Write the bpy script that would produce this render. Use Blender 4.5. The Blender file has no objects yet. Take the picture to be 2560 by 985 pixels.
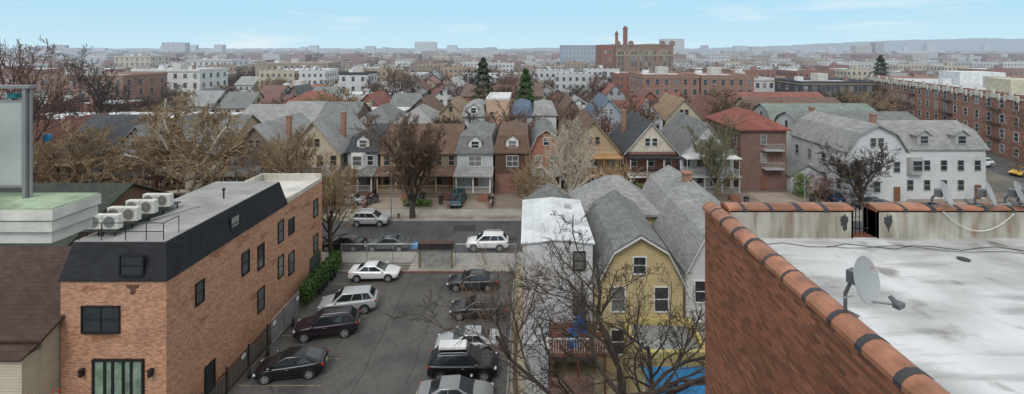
import bpy, math, random
from mathutils import Vector, Matrix
R=random.Random(7)
S=bpy.context.scene; COL=S.collection
S.view_settings.view_transform='Standard'; S.view_settings.look='None'; S.view_settings.exposure=0
rad=math.radians
# ---------------------------------------------------------------- materials
MC={}
def M(name,col,rough=.85,var=.18,scale=1.2,kind=None,metal=0,col2=None,bw=.3,rh=.12,mort=.02,bump=0.0,stain=.25,spec=.3,trans=0):
    if name in MC: return MC[name]
    m=bpy.data.materials.new(name); m.use_nodes=True; MC[name]=m
    N=m.node_tree.nodes; Lk=m.node_tree.links; bs=N['Principled BSDF']
    bs.inputs['Roughness'].default_value=rough; bs.inputs['Metallic'].default_value=metal
    bs.inputs['Specular IOR Level'].default_value=spec
    tc=N.new('ShaderNodeTexCoord')
    def mix(a,b,f,mode='MIX'):
        n=N.new('ShaderNodeMix'); n.data_type='RGBA'; n.blend_type=mode
        for i,v in ((6,a),(7,b),(0,f)):
            if hasattr(v,'is_linked') or hasattr(v,'links'): Lk.new(v,n.inputs[i])
            elif i==0: n.inputs[0].default_value=v
            else: n.inputs[i].default_value=(*v,1)
        return n.outputs[2]
    def noise(sc,det=4,vec=None):
        n=N.new('ShaderNodeTexNoise'); n.inputs['Scale'].default_value=sc; n.inputs['Detail'].default_value=det
        Lk.new(vec if vec else tc.outputs['Object'],n.inputs['Vector']); return n.outputs['Fac']
    def rng(v,a,b,c=0,d=1):
        n=N.new('ShaderNodeMapRange'); n.inputs[1].default_value=a;n.inputs[2].default_value=b;n.inputs[3].default_value=c;n.inputs[4].default_value=d
        Lk.new(v,n.inputs[0]); return n.outputs[0]
    def sc3(c,k): return tuple(min(1,x*k) for x in c)
    h=None
    base=mix(sc3(col,1-var),sc3(col,1+var),rng(noise(scale),.3,.7))
    if kind in('brick','shingle','siding','windows','slab'):
        sp=N.new('ShaderNodeSeparateXYZ'); Lk.new(tc.outputs['Object'],sp.inputs[0])
        cb=N.new('ShaderNodeCombineXYZ')
        if kind=='slab':
            Lk.new(sp.outputs[0],cb.inputs[0]); Lk.new(sp.outputs[1],cb.inputs[1])
        else:
            ad=N.new('ShaderNodeMath'); Lk.new(sp.outputs[0],ad.inputs[0]); Lk.new(sp.outputs[1],ad.inputs[1])
            Lk.new(ad.outputs[0],cb.inputs[0]); Lk.new(sp.outputs[2],cb.inputs[1])
        bt=N.new('ShaderNodeTexBrick'); Lk.new(cb.outputs[0],bt.inputs['Vector'])
        k=.1 if kind=='windows' else 1
        bt.inputs['Scale'].default_value=k
        bt.inputs['Brick Width'].default_value=bw*k; bt.inputs['Row Height'].default_value=rh*k
        bt.inputs['Mortar Size'].default_value=mort*k; bt.inputs['Mortar Smooth'].default_value=.1
        if kind=='siding': bt.offset=0.37
        if kind in('windows','slab'): bt.offset=0
        c2=col2 or sc3(col,.6)
        if kind=='windows':
            bt.inputs['Color1'].default_value=(.05,.055,.065,1); bt.inputs['Color2'].default_value=(.13,.13,.14,1)
            Lk.new(base,bt.inputs['Mortar'])
            base=bt.outputs['Color']
        elif kind=='brick':
            bt.inputs['Color1'].default_value=(*sc3(col,.45),1); bt.inputs['Color2'].default_value=(*sc3(col,1.45),1)
            bt.inputs['Mortar'].default_value=(*c2,1); bt.inputs['Bias'].default_value=0
            base=mix(base,bt.outputs['Color'],.8)
        else:
            bt.inputs['Color1'].default_value=(*sc3(col,1-var),1); bt.inputs['Color2'].default_value=(*sc3(col,1+var),1)
            bt.inputs['Mortar'].default_value=(*c2,1)
            base=mix(base,bt.outputs['Color'],.6)
        h=bt.outputs['Fac']
    if kind=='asphalt':
        base=mix(base,sc3(col,1.6),rng(noise(60,2),.5,.8))
        v=N.new('ShaderNodeTexVoronoi'); v.feature='DISTANCE_TO_EDGE'; v.inputs['Scale'].default_value=.13
        ns=N.new('ShaderNodeTexNoise'); ns.inputs['Scale'].default_value=.8; ns.inputs['Detail'].default_value=6; Lk.new(tc.outputs['Object'],ns.inputs['Vector'])
        va=N.new('ShaderNodeVectorMath'); va.operation='MULTIPLY_ADD'; Lk.new(ns.outputs['Color'],va.inputs[0]); va.inputs[1].default_value=(1.4,1.4,1.4); Lk.new(tc.outputs['Object'],va.inputs[2])
        Lk.new(va.outputs[0],v.inputs['Vector'])
        base=mix(sc3(col,.5),base,rng(v.outputs['Distance'],.001,.006))
        base=mix(base,sc3(col,.6),rng(noise(.35,5),.50,.68,0,.85))
        base=mix(base,sc3(col,1.5),rng(noise(.22,6),.54,.75,0,.6))
        base=mix(base,sc3(col,.35),rng(noise(1.1,5),.64,.74,0,.7))
    if kind=='silver':
        base=mix(base,(.30,.30,.295),rng(noise(.55,9),.47,.64,0,.75))
        mp=N.new('ShaderNodeMapping'); mp.inputs['Rotation'].default_value=(0,0,.5); mp.inputs['Scale'].default_value=(.35,2.2,1); Lk.new(tc.outputs['Object'],mp.inputs[0])
        base=mix(base,(.27,.27,.27),rng(noise(1.4,8,mp.outputs[0]),.50,.64,0,.75))
        base=mix(base,(.14,.12,.10),rng(noise(1.5,7),.60,.72,0,.75))
    if kind=='paintwall':
        mp=N.new('ShaderNodeMapping'); mp.inputs['Scale'].default_value=(3,3,.5); Lk.new(tc.outputs['Object'],mp.inputs[0])
        base=mix(base,(.25,.21,.16),rng(noise(1.3,6,mp.outputs[0]),.44,.62,0,.9))
        base=mix(base,(.26,.12,.06),rng(noise(.9,6,mp.outputs[0]),.56,.68,0,.85))
    if stain>0:
        base=mix(base,sc3(col,.35),rng(noise(.45,7),.5,.8,0,stain*1.6))
    if kind=='rnd':
        oi=N.new('ShaderNodeObjectInfo'); base=mix(base,col2,rng(oi.outputs['Random'],.55,1,0,1))
    # aerial perspective : haze painted into base colour by distance from origin below camera
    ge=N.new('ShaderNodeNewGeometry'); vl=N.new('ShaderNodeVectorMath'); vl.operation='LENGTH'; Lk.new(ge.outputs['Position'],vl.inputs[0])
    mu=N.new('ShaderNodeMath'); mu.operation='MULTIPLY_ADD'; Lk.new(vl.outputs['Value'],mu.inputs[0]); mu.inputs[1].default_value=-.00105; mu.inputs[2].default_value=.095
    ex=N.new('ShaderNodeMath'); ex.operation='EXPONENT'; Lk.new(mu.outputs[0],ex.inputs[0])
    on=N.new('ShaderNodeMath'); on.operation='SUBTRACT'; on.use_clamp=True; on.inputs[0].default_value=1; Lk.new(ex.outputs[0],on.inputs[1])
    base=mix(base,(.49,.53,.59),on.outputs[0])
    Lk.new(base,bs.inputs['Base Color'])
    if bump>0:
        b=N.new('ShaderNodeBump'); b.inputs['Strength'].default_value=bump; b.inputs['Distance'].default_value=.02
        if h: 
            iv=N.new('ShaderNodeMath'); iv.operation='SUBTRACT'; iv.inputs[0].default_value=1; Lk.new(h,iv.inputs[1]); Lk.new(iv.outputs[0],b.inputs['Height'])
        else: Lk.new(noise(scale*6,5),b.inputs['Height'])
        Lk.new(b.outputs[0],bs.inputs['Normal'])
    return m
glass=M('window_glass',(.035,.042,.05),rough=.12,kind='rnd',col2=(.32,.32,.30),stain=0,spec=.5)
trimw=M('white_trim',(.70,.70,.68),var=.05)
trimb=M('black_trim',(.02,.02,.022),var=.05,rough=.5)
trimt=M('tan_trim',(.42,.33,.22),var=.08)
trimbr=M('brown_trim',(.16,.10,.07),var=.08)
trimg=M('grey_trim',(.40,.40,.39),var=.08)
blk=M('black_metal',(.025,.025,.027),rough=.45,stain=0)
conc=M('concrete',(.33,.31,.28),kind='slab',bw=1.5,rh=1.5,mort=.02,var=.18)
kerbm=M('kerb_stone',(.36,.35,.33))
metalg=M('galvanised_metal',(.38,.39,.40),rough=.45,metal=.6)
def paint(n,c): return M('car_paint_'+n,c,rough=.22,var=.02,stain=0,spec=.6,metal=.15)
# ---------------------------------------------------------------- builder
class B:
    def __init__(s): s.v=[];s.f=[];s.m=[]
    def poly(s,p,m=0):
        n=len(s.v); s.v+= [tuple(q) for q in p]; s.f.append(tuple(range(n,n+len(p)))); s.m.append(m)
    def box(s,x0,x1,y0,y1,z0,z1,m=0):
        n=len(s.v); s.v+=[(x0,y0,z0),(x1,y0,z0),(x1,y1,z0),(x0,y1,z0),(x0,y0,z1),(x1,y0,z1),(x1,y1,z1),(x0,y1,z1)]
        for q in((0,3,2,1),(4,5,6,7),(0,1,5,4),(1,2,6,5),(2,3,7,6),(3,0,4,7)):
            s.f.append(tuple(n+i for i in q)); s.m.append(m)
    def ext(s,pts,a,b,axis='Y',m=0):
        n=len(s.v);k=len(pts)
        for t in(a,b):
            for u,z in pts: s.v.append((u,t,z) if axis=='Y' else (t,u,z))
        s.f.append(tuple(range(n,n+k)));s.f.append(tuple(range(n+2*k-1,n+k-1,-1)));s.m+=[m,m]
        for i in range(k):
            j=(i+1)%k; s.f.append((n+i,n+k+i,n+k+j,n+j)); s.m.append(m)
    def tube(s,p0,p1,r0,r1=None,n=6,m=0,cap=False):
        r1=r0 if r1 is None else r1
        p0=Vector(p0);p1=Vector(p1);d=(p1-p0)
        if d.length<1e-6: return
        d.normalize(); a=Vector((0,0,1)) if abs(d.z)<.9 else Vector((1,0,0)); u=d.cross(a).normalized(); w=d.cross(u)
        k=len(s.v)
        for p,r in((p0,r0),(p1,r1)):
            for i in range(n):
                t=2*math.pi*i/n; s.v.append(tuple(p+u*(math.cos(t)*r)+w*(math.sin(t)*r)))
        for i in range(n):
            j=(i+1)%n; s.f.append((k+i,k+j,k+n+j,k+n+i)); s.m.append(m)
        if cap:
            s.f.append(tuple(range(k+n-1,k-1,-1))); s.f.append(tuple(range(k+n,k+2*n))); s.m+=[m,m]
    def path(s,pts,r,n=5,m=0):
        for a,b in zip(pts,pts[1:]): s.tube(a,b,r,r,n,m,True)
    def mesh(s,name,mats,smooth=False):
        me=bpy.data.meshes.new(name); me.from_pydata(s.v,[],s.f)
        for m in mats: me.materials.append(m)
        if len(mats)>1: me.polygons.foreach_set('material_index',s.m)
        if smooth: me.polygons.foreach_set('use_smooth',[True]*len(me.polygons))
        me.update(); return me
def put(name,me,parent=None,loc=(0,0,0),rz=0,rot=None,label=None):
    o=bpy.data.objects.new(name,me); o.location=loc; o.rotation_euler=rot if rot else (0,0,rz)
    if parent: o.parent=parent
    if label: o['label']=label
    COL.objects.link(o); return o
def part(name,b,mats,parent,loc=(0,0,0),rz=0,label=None,smooth=False,rot=None):
    return put(name,b.mesh(name,mats if isinstance(mats,list) else [mats],smooth),parent,loc,rz,rot,label)
def thing(name,label,cat,loc=(0,0,0),rz=0,group=None,me=None):
    o=put(name,me,None,loc,rz); o['label']=label;o['category']=cat
    if group:o['group']=group
    return o
def single(name,b,mats,label,cat,loc=(0,0,0),rz=0,group=None,smooth=False):
    return thing(name,label,cat,loc,rz,group,b.mesh(name,mats if isinstance(mats,list) else [mats],smooth))
def structure(name,b,mats,loc=(0,0,0)):
    o=part(name,b,mats,None,loc); o['kind']='structure'; return o
# ---------------------------------------------------------------- windows
WC={}
R3=random.Random(21)
acw=B(); acw.box(-.3,.3,-.35,0,-.2,.2); acw_me=acw.mesh('window_air_conditioner',[M('window_unit_grey',(.50,.50,.48),var=.1)])
def window(par,x,y,z,w,h,face='F',fm=None,style='sash',name='window'):
    fm=fm or trimw; key=(round(w,2),round(h,2),fm.name,style)
    if key not in WC:
        g=B(); g.box(-w/2,w/2,-.02,.03,-h/2,h/2)
        f=B(); t=.075
        f.box(-w/2-t,-w/2,-.07,.02,-h/2-t,h/2+t); f.box(w/2,w/2+t,-.07,.02,-h/2-t,h/2+t)
        f.box(-w/2,w/2,-.068,.02,h/2,h/2+t); f.box(-w/2,w/2,-.11,.02,-h/2-t,-h/2)
        if style=='sash': f.box(-w/2,w/2,-.05,.0,-.03,.03)
        if w>1.3:
            n=int(w/.75)
            for i in range(1,n): f.box(-w/2+w*i/n-.03,-w/2+w*i/n+.03,-.052,.0,-h/2,h/2)
        WC[key]=(g.mesh('window',[glass]),f.mesh('frame',[fm]))
    g,f=WC[key]; rz={'F':0,'L':-math.pi/2,'R':math.pi/2,'K':math.pi}[face]
    o=put(name,g,par,(x,y,z),rz); put('frame',f,o)
    if fm!=trimb and h>1.3 and w<1.3 and R3.random()<.09: put('window_air_conditioner',acw_me,o,(0,-.03,-h/2+.2))
    return o
# ---------------------------------------------------------------- house
FOOT=[]
def prof_pts(kind,w,h,rh):
    a=w/2
    if kind=='gable': return [(-a,h),(0,h+rh),(a,h)]
    if kind=='gambrel': return [(-a,h),(-a*.62,h+rh*.66),(0,h+rh),(a*.62,h+rh*.66),(a,h)]
def slab(b,pts,t,over,a,bb,axis,off=0):
    P=[Vector(p) for p in pts]
    d0=(P[0]-P[1]).normalized();d1=(P[-1]-P[-2]).normalized()
    P[0]=P[0]+d0*over;P[-1]=P[-1]+d1*over
    low=[(p.x+off,p.y+.01) for p in P]; up=[(p.x+off,p.y+t) for p in P]
    b.ext(low+up[::-1],a,bb,axis)
def house(x,y,w,d,h,roof,rh,wm,rm,label,tm=None,porch=None,cols=None,side=None,dormer=0,chim=None,rz=0,axis='Y',attic=True,floors=2,name='house',low=None,wins=True,win=(.85,1.45),bay=False,group='houses across the street',bal=False,gable_m=None):
    tm=tm or trimw
    H=thing(name,label,'house',(x,y,0),rz,group); FOOT.append((x-w/2-1,x+w/2+1,y-3,y+d+1))
    wl=B(); a=w/2; rf=B()
    if roof in('gable','gambrel'):
        if axis=='Y':
            pts=prof_pts(roof,w,h,rh); wl.ext([(-a,0)]+pts+[(a,0)],0,d,'Y'); slab(rf,pts,.14,.4,-.45,d+.35,'Y')
        else:
            pts=prof_pts(roof,d,h,rh); pts=[(u+d/2,z) for u,z in pts]; wl.ext([(0,0)]+pts+[(d,0)],-a,a,'X'); slab(rf,pts,.14,.4,-a-.35,a+.35,'X')
        if axis=='Y':
            tr=B(); slab(tr,[(u,z-.13) for u,z in pts],.13,.4,-.5,-.46,'Y'); part('rake_trim',tr,tm,H)
            if gable_m:
                gm=B(); gm.ext([(u*.96,z) for u,z in pts],-.03,-.001,'Y'); part('gable_cladding',gm,gable_m,H)
    elif roof=='hip':
        wl.box(-a,a,0,d,0,h); o=.5; e=[(-a-o,-o,h),(a+o,-o,h),(a+o,d+o,h),(-a-o,d+o,h)]
        if d>w: r1=(0,a,h+rh);r2=(0,d-a,h+rh); rf.poly([e[0],e[1],r1]);rf.poly([e[1],e[2],r2,r1]);rf.poly([e[2],e[3],r2]);rf.poly([e[3],e[0],r1,r2])
        else: r1=(-a+d/2,d/2,h+rh);r2=(a-d/2,d/2,h+rh); rf.poly([e[0],e[1],r2,r1]);rf.poly([e[1],e[2],r2]);rf.poly([e[2],e[3],r1,r2]);rf.poly([e[3],e[0],r1])
        rf.box(-a-o,a+o,-o,d+o,h-.2,h-.003)
    elif roof=='mansard':
        wl.box(-a,a,0,d,0,h); k=.9; o=.3; h2=h+rh*.72
        e=[(-a-o,-o,h),(a+o,-o,h),(a+o,d+o,h),(-a-o,d+o,h)]; q=[(-a+.3,k,h2),(a-.3,k,h2),(a-.3,d-k,h2),(-a+.3,d-k,h2)]
        for i in range(4): j=(i+1)%4; rf.poly([e[i],e[j],q[j],q[i]])
        c1=(0,k+2,h+rh);c2=(0,d-k-2,h+rh)
        rf.poly([q[0],q[1],c1]);rf.poly([q[1],q[2],c2,c1]);rf.poly([q[2],q[3],c2]);rf.poly([q[3],q[0],c1,c2])
        rf.box(-a-o,a+o,-o,d+o,h-.18,h-.003,0)
    elif roof=='flat':
        wl.box(-a,a,0,d,0,h); rf.box(-a+.25,a-.25,.25,d-.25,h+.003,h+.05)
        p=B(); 
        for bx in((-a-.06,a+.06,-.06,.22),(-a-.06,a+.06,d-.22,d+.06),(-a-.06,-a+.22,.22,d-.22),(a-.22,a+.06,.22,d-.22)): p.box(*bx,h+.002,h+.45)
        part('parapet',p,tm,H)
    W=part('wall',wl,wm,H)
    RO=part('roof',rf,rm,H)
    if low:
        lb=B(); lb.box(-a-.05,a+.05,-.05,d,0,3.1); part('ground_floor_wall',lb,low,H)
    if wins:
        cols=cols or max(2,round(w/2.3)); ww,wh=win
        for fl in range(floors):
            z=2.15+fl*2.9
            if z+wh/2>h: break
            for c in range(cols):
                xx=-a+w*(c+.5)/cols
                if fl==0 and c==cols-1:
                    db=B(); db.box(-.45,.45,-.06,.02,0,2.05); dd=part('door',db,M('door_paint',(.20,.10,.06)),H,(xx,-.06,.95 if porch else .15))
                    kb=B(); kb.tube((.35,-.06,1),(.35,-.12,1),.03,.03,6,0,True); part('handle',kb,metalg,dd)
                    continue
                if bay and fl==1 and c==0: continue
                window(H,xx,(-.052 if low and fl==0 else -.002),z,ww,wh,'F',tm)
        if roof in('gable','gambrel') and axis=='Y' and attic and rh>1.8:
            gy=-.032 if gable_m else -.002
            if w>6.5: 
                for s in(-.55,.55): window(H,s,gy,h+rh*.33,.75,1.15,'F',tm)
            else: window(H,0,gy,h+rh*.33,.8,1.1,'F',tm)
        if roof in('gable','gambrel') and axis=='X' and side and attic:
            window(H,a if side=='R' else -a,d/2,h+rh*.35,.8,1.2,side,tm)
        if side:
            sx=a+.002 if side=='R' else -a-.002
            n=max(2,int(d/3.2))
            for fl in range(floors):
                z=2.15+fl*2.9
                if z+wh/2>h: break
                for c in range(n): window(H,sx,d*(c+.5)/n,z,ww,wh,side,tm)
    if bay:
        bb=B(); bb.ext([(-1.3,0),(-.8,-.75),(.8,-.75),(1.3,0)],3.9,6.3,'Y') 
        bb.v=[(p[0],p[2],p[1]) for p in bb.v]
        by=part('bay',bb,tm,H,(-a+1.7 if w>4 else 0,0,0)); window(by,0,-.752,5.15,1.3,1.4,'F',tm)
    if dormer:
        for i in range(dormer):
            dx=0 if dormer==1 else (-a*.45 if i==0 else a*.45)
            D=B(); zb=h+.35; hh=1.5; wd=1.9
            D.ext([(-wd/2,zb),(-wd/2,zb+hh),(0,zb+hh+.75),(wd/2,zb+hh),(wd/2,zb)],.12,3.2,'Y')
            dm=part('dormer',D,tm,H,(dx,0,0))
            r=B(); slab(r,[(-wd/2,zb+hh),(0,zb+hh+.75),(wd/2,zb+hh)],.1,.25,-.1,3.3,'Y'); part('dormer_roof',r,rm,dm)
            window(dm,0,.118,zb+.85,1.1,1.05,'F',tm)
    if porch:
        pd=porch.get('d',2.3); ph=porch.get('h',3.5); pm=porch.get('rm',rm); pt=porch.get('tm',tm); two=porch.get('two')
        pw=porch.get('w',w-.2); px=porch.get('x',0)
        pb=B(); pb.box(-pw/2,pw/2,-pd,-.003,.75,.95); pb.box(-pw/2+.1,pw/2-.1,-pd+.1,-.004,0,.75)
        P=part('porch',pb,porch.get('bm',M('porch_base',(.28,.22,.18))),H,(px,0,0))
        rb=B()
        if two:
            rb.box(-pw/2-.1,pw/2+.1,-pd-.1,-.005,3.25,3.45)
        else: rb.ext([(-.003,ph+.75),(-pd-.35,ph),(-pd-.35,ph-.16),(-.003,ph-.16)],-pw/2-.25,pw/2+.25,'X')
        part('porch_roof',rb,pm if not two else pt,P)
        n=3 if pw<7 else 4
        for i in range(n):
            xx=-pw/2+.15+(pw-.3)*i/(n-1)
            q=B(); q.box(-.09,.09,-.09,.09,.95,(3.25 if two else ph-.16)); part('post',q,pt,P,(xx,-pd+.15,0))
        def rail(z0,hh,rmn):
            q=B(); q.box(-pw/2+.1,pw/2-.1,-pd+.08,-pd+.14,z0+hh-.06,z0+hh); q.box(-pw/2+.1,pw/2-.1,-pd+.08,-pd+.14,z0+.08,z0+.13)
            k=int(pw/.16)
            for i in range(k): 
                xx=-pw/2+.12+(pw-.24)*i/(k-1); q.box(xx-.018,xx+.018,-pd+.09,-pd+.13,z0+.13,z0+hh-.06)
            part('railing',q,rmn,P)
        rail(.95,.9,pt)
        if two:
            rail(3.45,1.0,porch.get('rail',pt))
            q=B(); q.box(-pw/2-.1,pw/2+.1,-pd-.1,-.005,5.95,6.1); part('balcony_roof',q,porch.get('brm',pt),P)
            for i in range(n):
                xx=-pw/2+.15+(pw-.3)*i/(n-1); q=B(); q.box(-.06,.06,-.06,.06,3.45,5.95); part('post',q,pt,P,(xx,-pd+.15,0))
        sb=B()
        for i in range(5): sb.box(-.7,.7,-pd-.3*(i+1),-pd-.3*i-.003,0,.75-.15*i)
        part('steps',sb,porch.get('sm',M('brick_steps',(.26,.13,.09))),P,(pw/2-1.1,0,0))
    if chim:
        cb=B(); zt=h+rh+.7; cb.box(-.35,.35,-.35,.35,h,zt); cb.box(-.42,.42,-.42,.42,zt,zt+.15)
        part('chimney',cb,M('chimney_brick',(.34,.15,.09),kind='brick',bw=.22,rh=.075,mort=.012,col2=(.3,.27,.24)),H,(chim[0],chim[1],0))
    return H
def side_mat(n,c,**k): return M('siding_'+n,c,kind='siding',bw=3.5,rh=.16,mort=.018,var=.08,col2=tuple(x*.55 for x in c),bump=.3,**k)
def shingle(n,c): return M('shingle_'+n,c,kind='shingle',bw=.4,rh=.13,mort=.012,var=.32,scale=.9,bump=.3,stain=.35)
def brick(n,c,m=(.32,.28,.25),**k): return M('brick_'+n,c,kind='brick',bw=.22,rh=.075,mort=.011,col2=m,bump=.4,scale=.8,**k)
sh_grey=shingle('grey',(.18,.185,.18));sh_lg=shingle('light_grey',(.29,.29,.285));sh_dk=shingle('charcoal',(.07,.075,.085));sh_br=shingle('brown',(.15,.095,.07));sh_db=shingle('dark_brown',(.075,.045,.038))
sh_tan=shingle('tan',(.28,.20,.13));sh_red=shingle('red',(.24,.085,.068));sh_blue=shingle('blue',(.11,.15,.21));sh_green=shingle('green',(.045,.055,.045));sh_mar=shingle('maroon',(.17,.075,.06))
w_white=side_mat('white',(.64,.65,.66));w_grey=side_mat('grey',(.38,.39,.40));w_cream=side_mat('cream',(.58,.51,.39));w_yel=side_mat('yellow',(.60,.49,.27));w_tan=side_mat('tan',(.42,.33,.22))
w_peach=side_mat('peach',(.60,.42,.30));w_blue=side_mat('blue',(.40,.45,.53));w_lgrey=side_mat('light_grey',(.52,.54,.55));w_brn=side_mat('brown_grey',(.25,.20,.16))
b_red=brick('red',(.25,.095,.065));b_or=brick('orange',(.52,.24,.135),m=(.44,.34,.27));b_dk=brick('dark',(.17,.07,.06));b_rus=brick('rust',(.31,.13,.085));b_tan=brick('tan',(.38,.27,.18))
# ---------------------------------------------------------------- ground
g=B(); g.poly([(-5000,-60,0),(5000,-60,0),(5000,6000,0),(-5000,6000,0)])
structure('ground',g,M('ground_earth',(.15,.135,.115),scale=.15,var=.35))
asp=M('asphalt_lot',(.092,.087,.082),kind='asphalt',scale=3,rough=.55,bump=.3); asr=M('asphalt_road',(.07,.072,.075),kind='asphalt',scale=2,rough=.55)
g=B(); g.poly([(-19.1,5,.008),(-1.3,5,.008),(-1.3,45.2,.008),(-19.1,45.2,.008)]); structure('parking_lot_pavement',g,asp)
g=B(); g.poly([(-160,49.4,.008),(78,49.4,.008),(78,58.6,.008),(-160,58.6,.008)]); g.poly([(70,30,.004),(86,30,.004),(126,180,.004),(110,180,.004)]); structure('road',g,asr)
g=B(); g.box(-160,-19.2,46.4,49.25,0,.12); g.box(-19.2,-12,46.9,49.25,0,.12); g.box(-12,-1,45.25,49.25,0,.05); g.box(-1,72,46.4,49.25,0,.12); g.box(-160,74,60.3,62.6,0,.12); structure('pavement',g,conc)
g=B(); g.box(-160,-12,49.25,49.4,0,.13); g.box(-1,72,49.25,49.4,0,.13); g.box(-160,74,58.6,58.75,0,.13); g.box(-19,-1.3,45.2,45.245,0,.1); structure('kerb',g,kerbm)
g=B(); g.box(-160,74,58.75,60.3,0,.118); structure('verge',g,M('verge_concrete',(.25,.22,.18),var=.3,scale=.7))
g=B(); g.box(-160,74,62.6,70,0,.10); structure('front_yards',g,M('yard_paving',(.28,.23,.19),var=.35,scale=.6,kind='slab',bw=5.6,rh=9,mort=.1))
g=B(); g.box(-1.2,16,24,46.3,0,.06); structure('back_yard_paving',g,M('yard_paving_pale',(.42,.37,.26),var=.25,scale=.5))
mk=M('road_paint_yellow',(.22,.19,.12),var=.4,scale=3)
g=B()
for i in range(8):
    yy=27.2+2.6*i; g.poly([(-19,yy,.013),(-13.4,yy,.013),(-13.4,yy+.08,.013),(-19,yy+.08,.013)]); g.poly([(-6.8,yy,.013),(-1.6,yy,.013),(-1.6,yy+.08,.013),(-6.8,yy+.08,.013)])
structure('parking_line_markings',g,mk)
g=B(); g.poly([(-13.2,50.4,.013),(-12.3,50.4,.013),(-12.3,52.2,.013),(-13.2,52.2,.013)]); structure('blue_road_marking',g,M('blue_road_paint',(.08,.22,.45)))
g=B()
for (x0,x1,y0,y1) in((-9.2,-6.5,55.2,57.2),(-3,-1.2,52.5,53.5),(-30,-22,53.5,54.2)): g.poly([(x0,y0,.012),(x1,y0,.012),(x1,y1,.012),(x0,y1,.012)])
structure('road_patch',g,M('fresh_asphalt',(.04,.04,.042),rough=.7))
g=B()
for xx,ya,yb in((-11.3,20,45),(-8.0,30,45)): 
    for i in range(int(yb-ya)):
        o=.08*math.sin(i*1.7+xx); o2=.08*math.sin((i+1)*1.7+xx); g.poly([(xx+o,ya+i,.012),(xx+o+.05,ya+i,.012),(xx+o2+.05,ya+i+1,.012),(xx+o2,ya+i+1,.012)])
structure('pavement_seam',g,M('tar_seam',(.04,.04,.04)))
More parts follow.
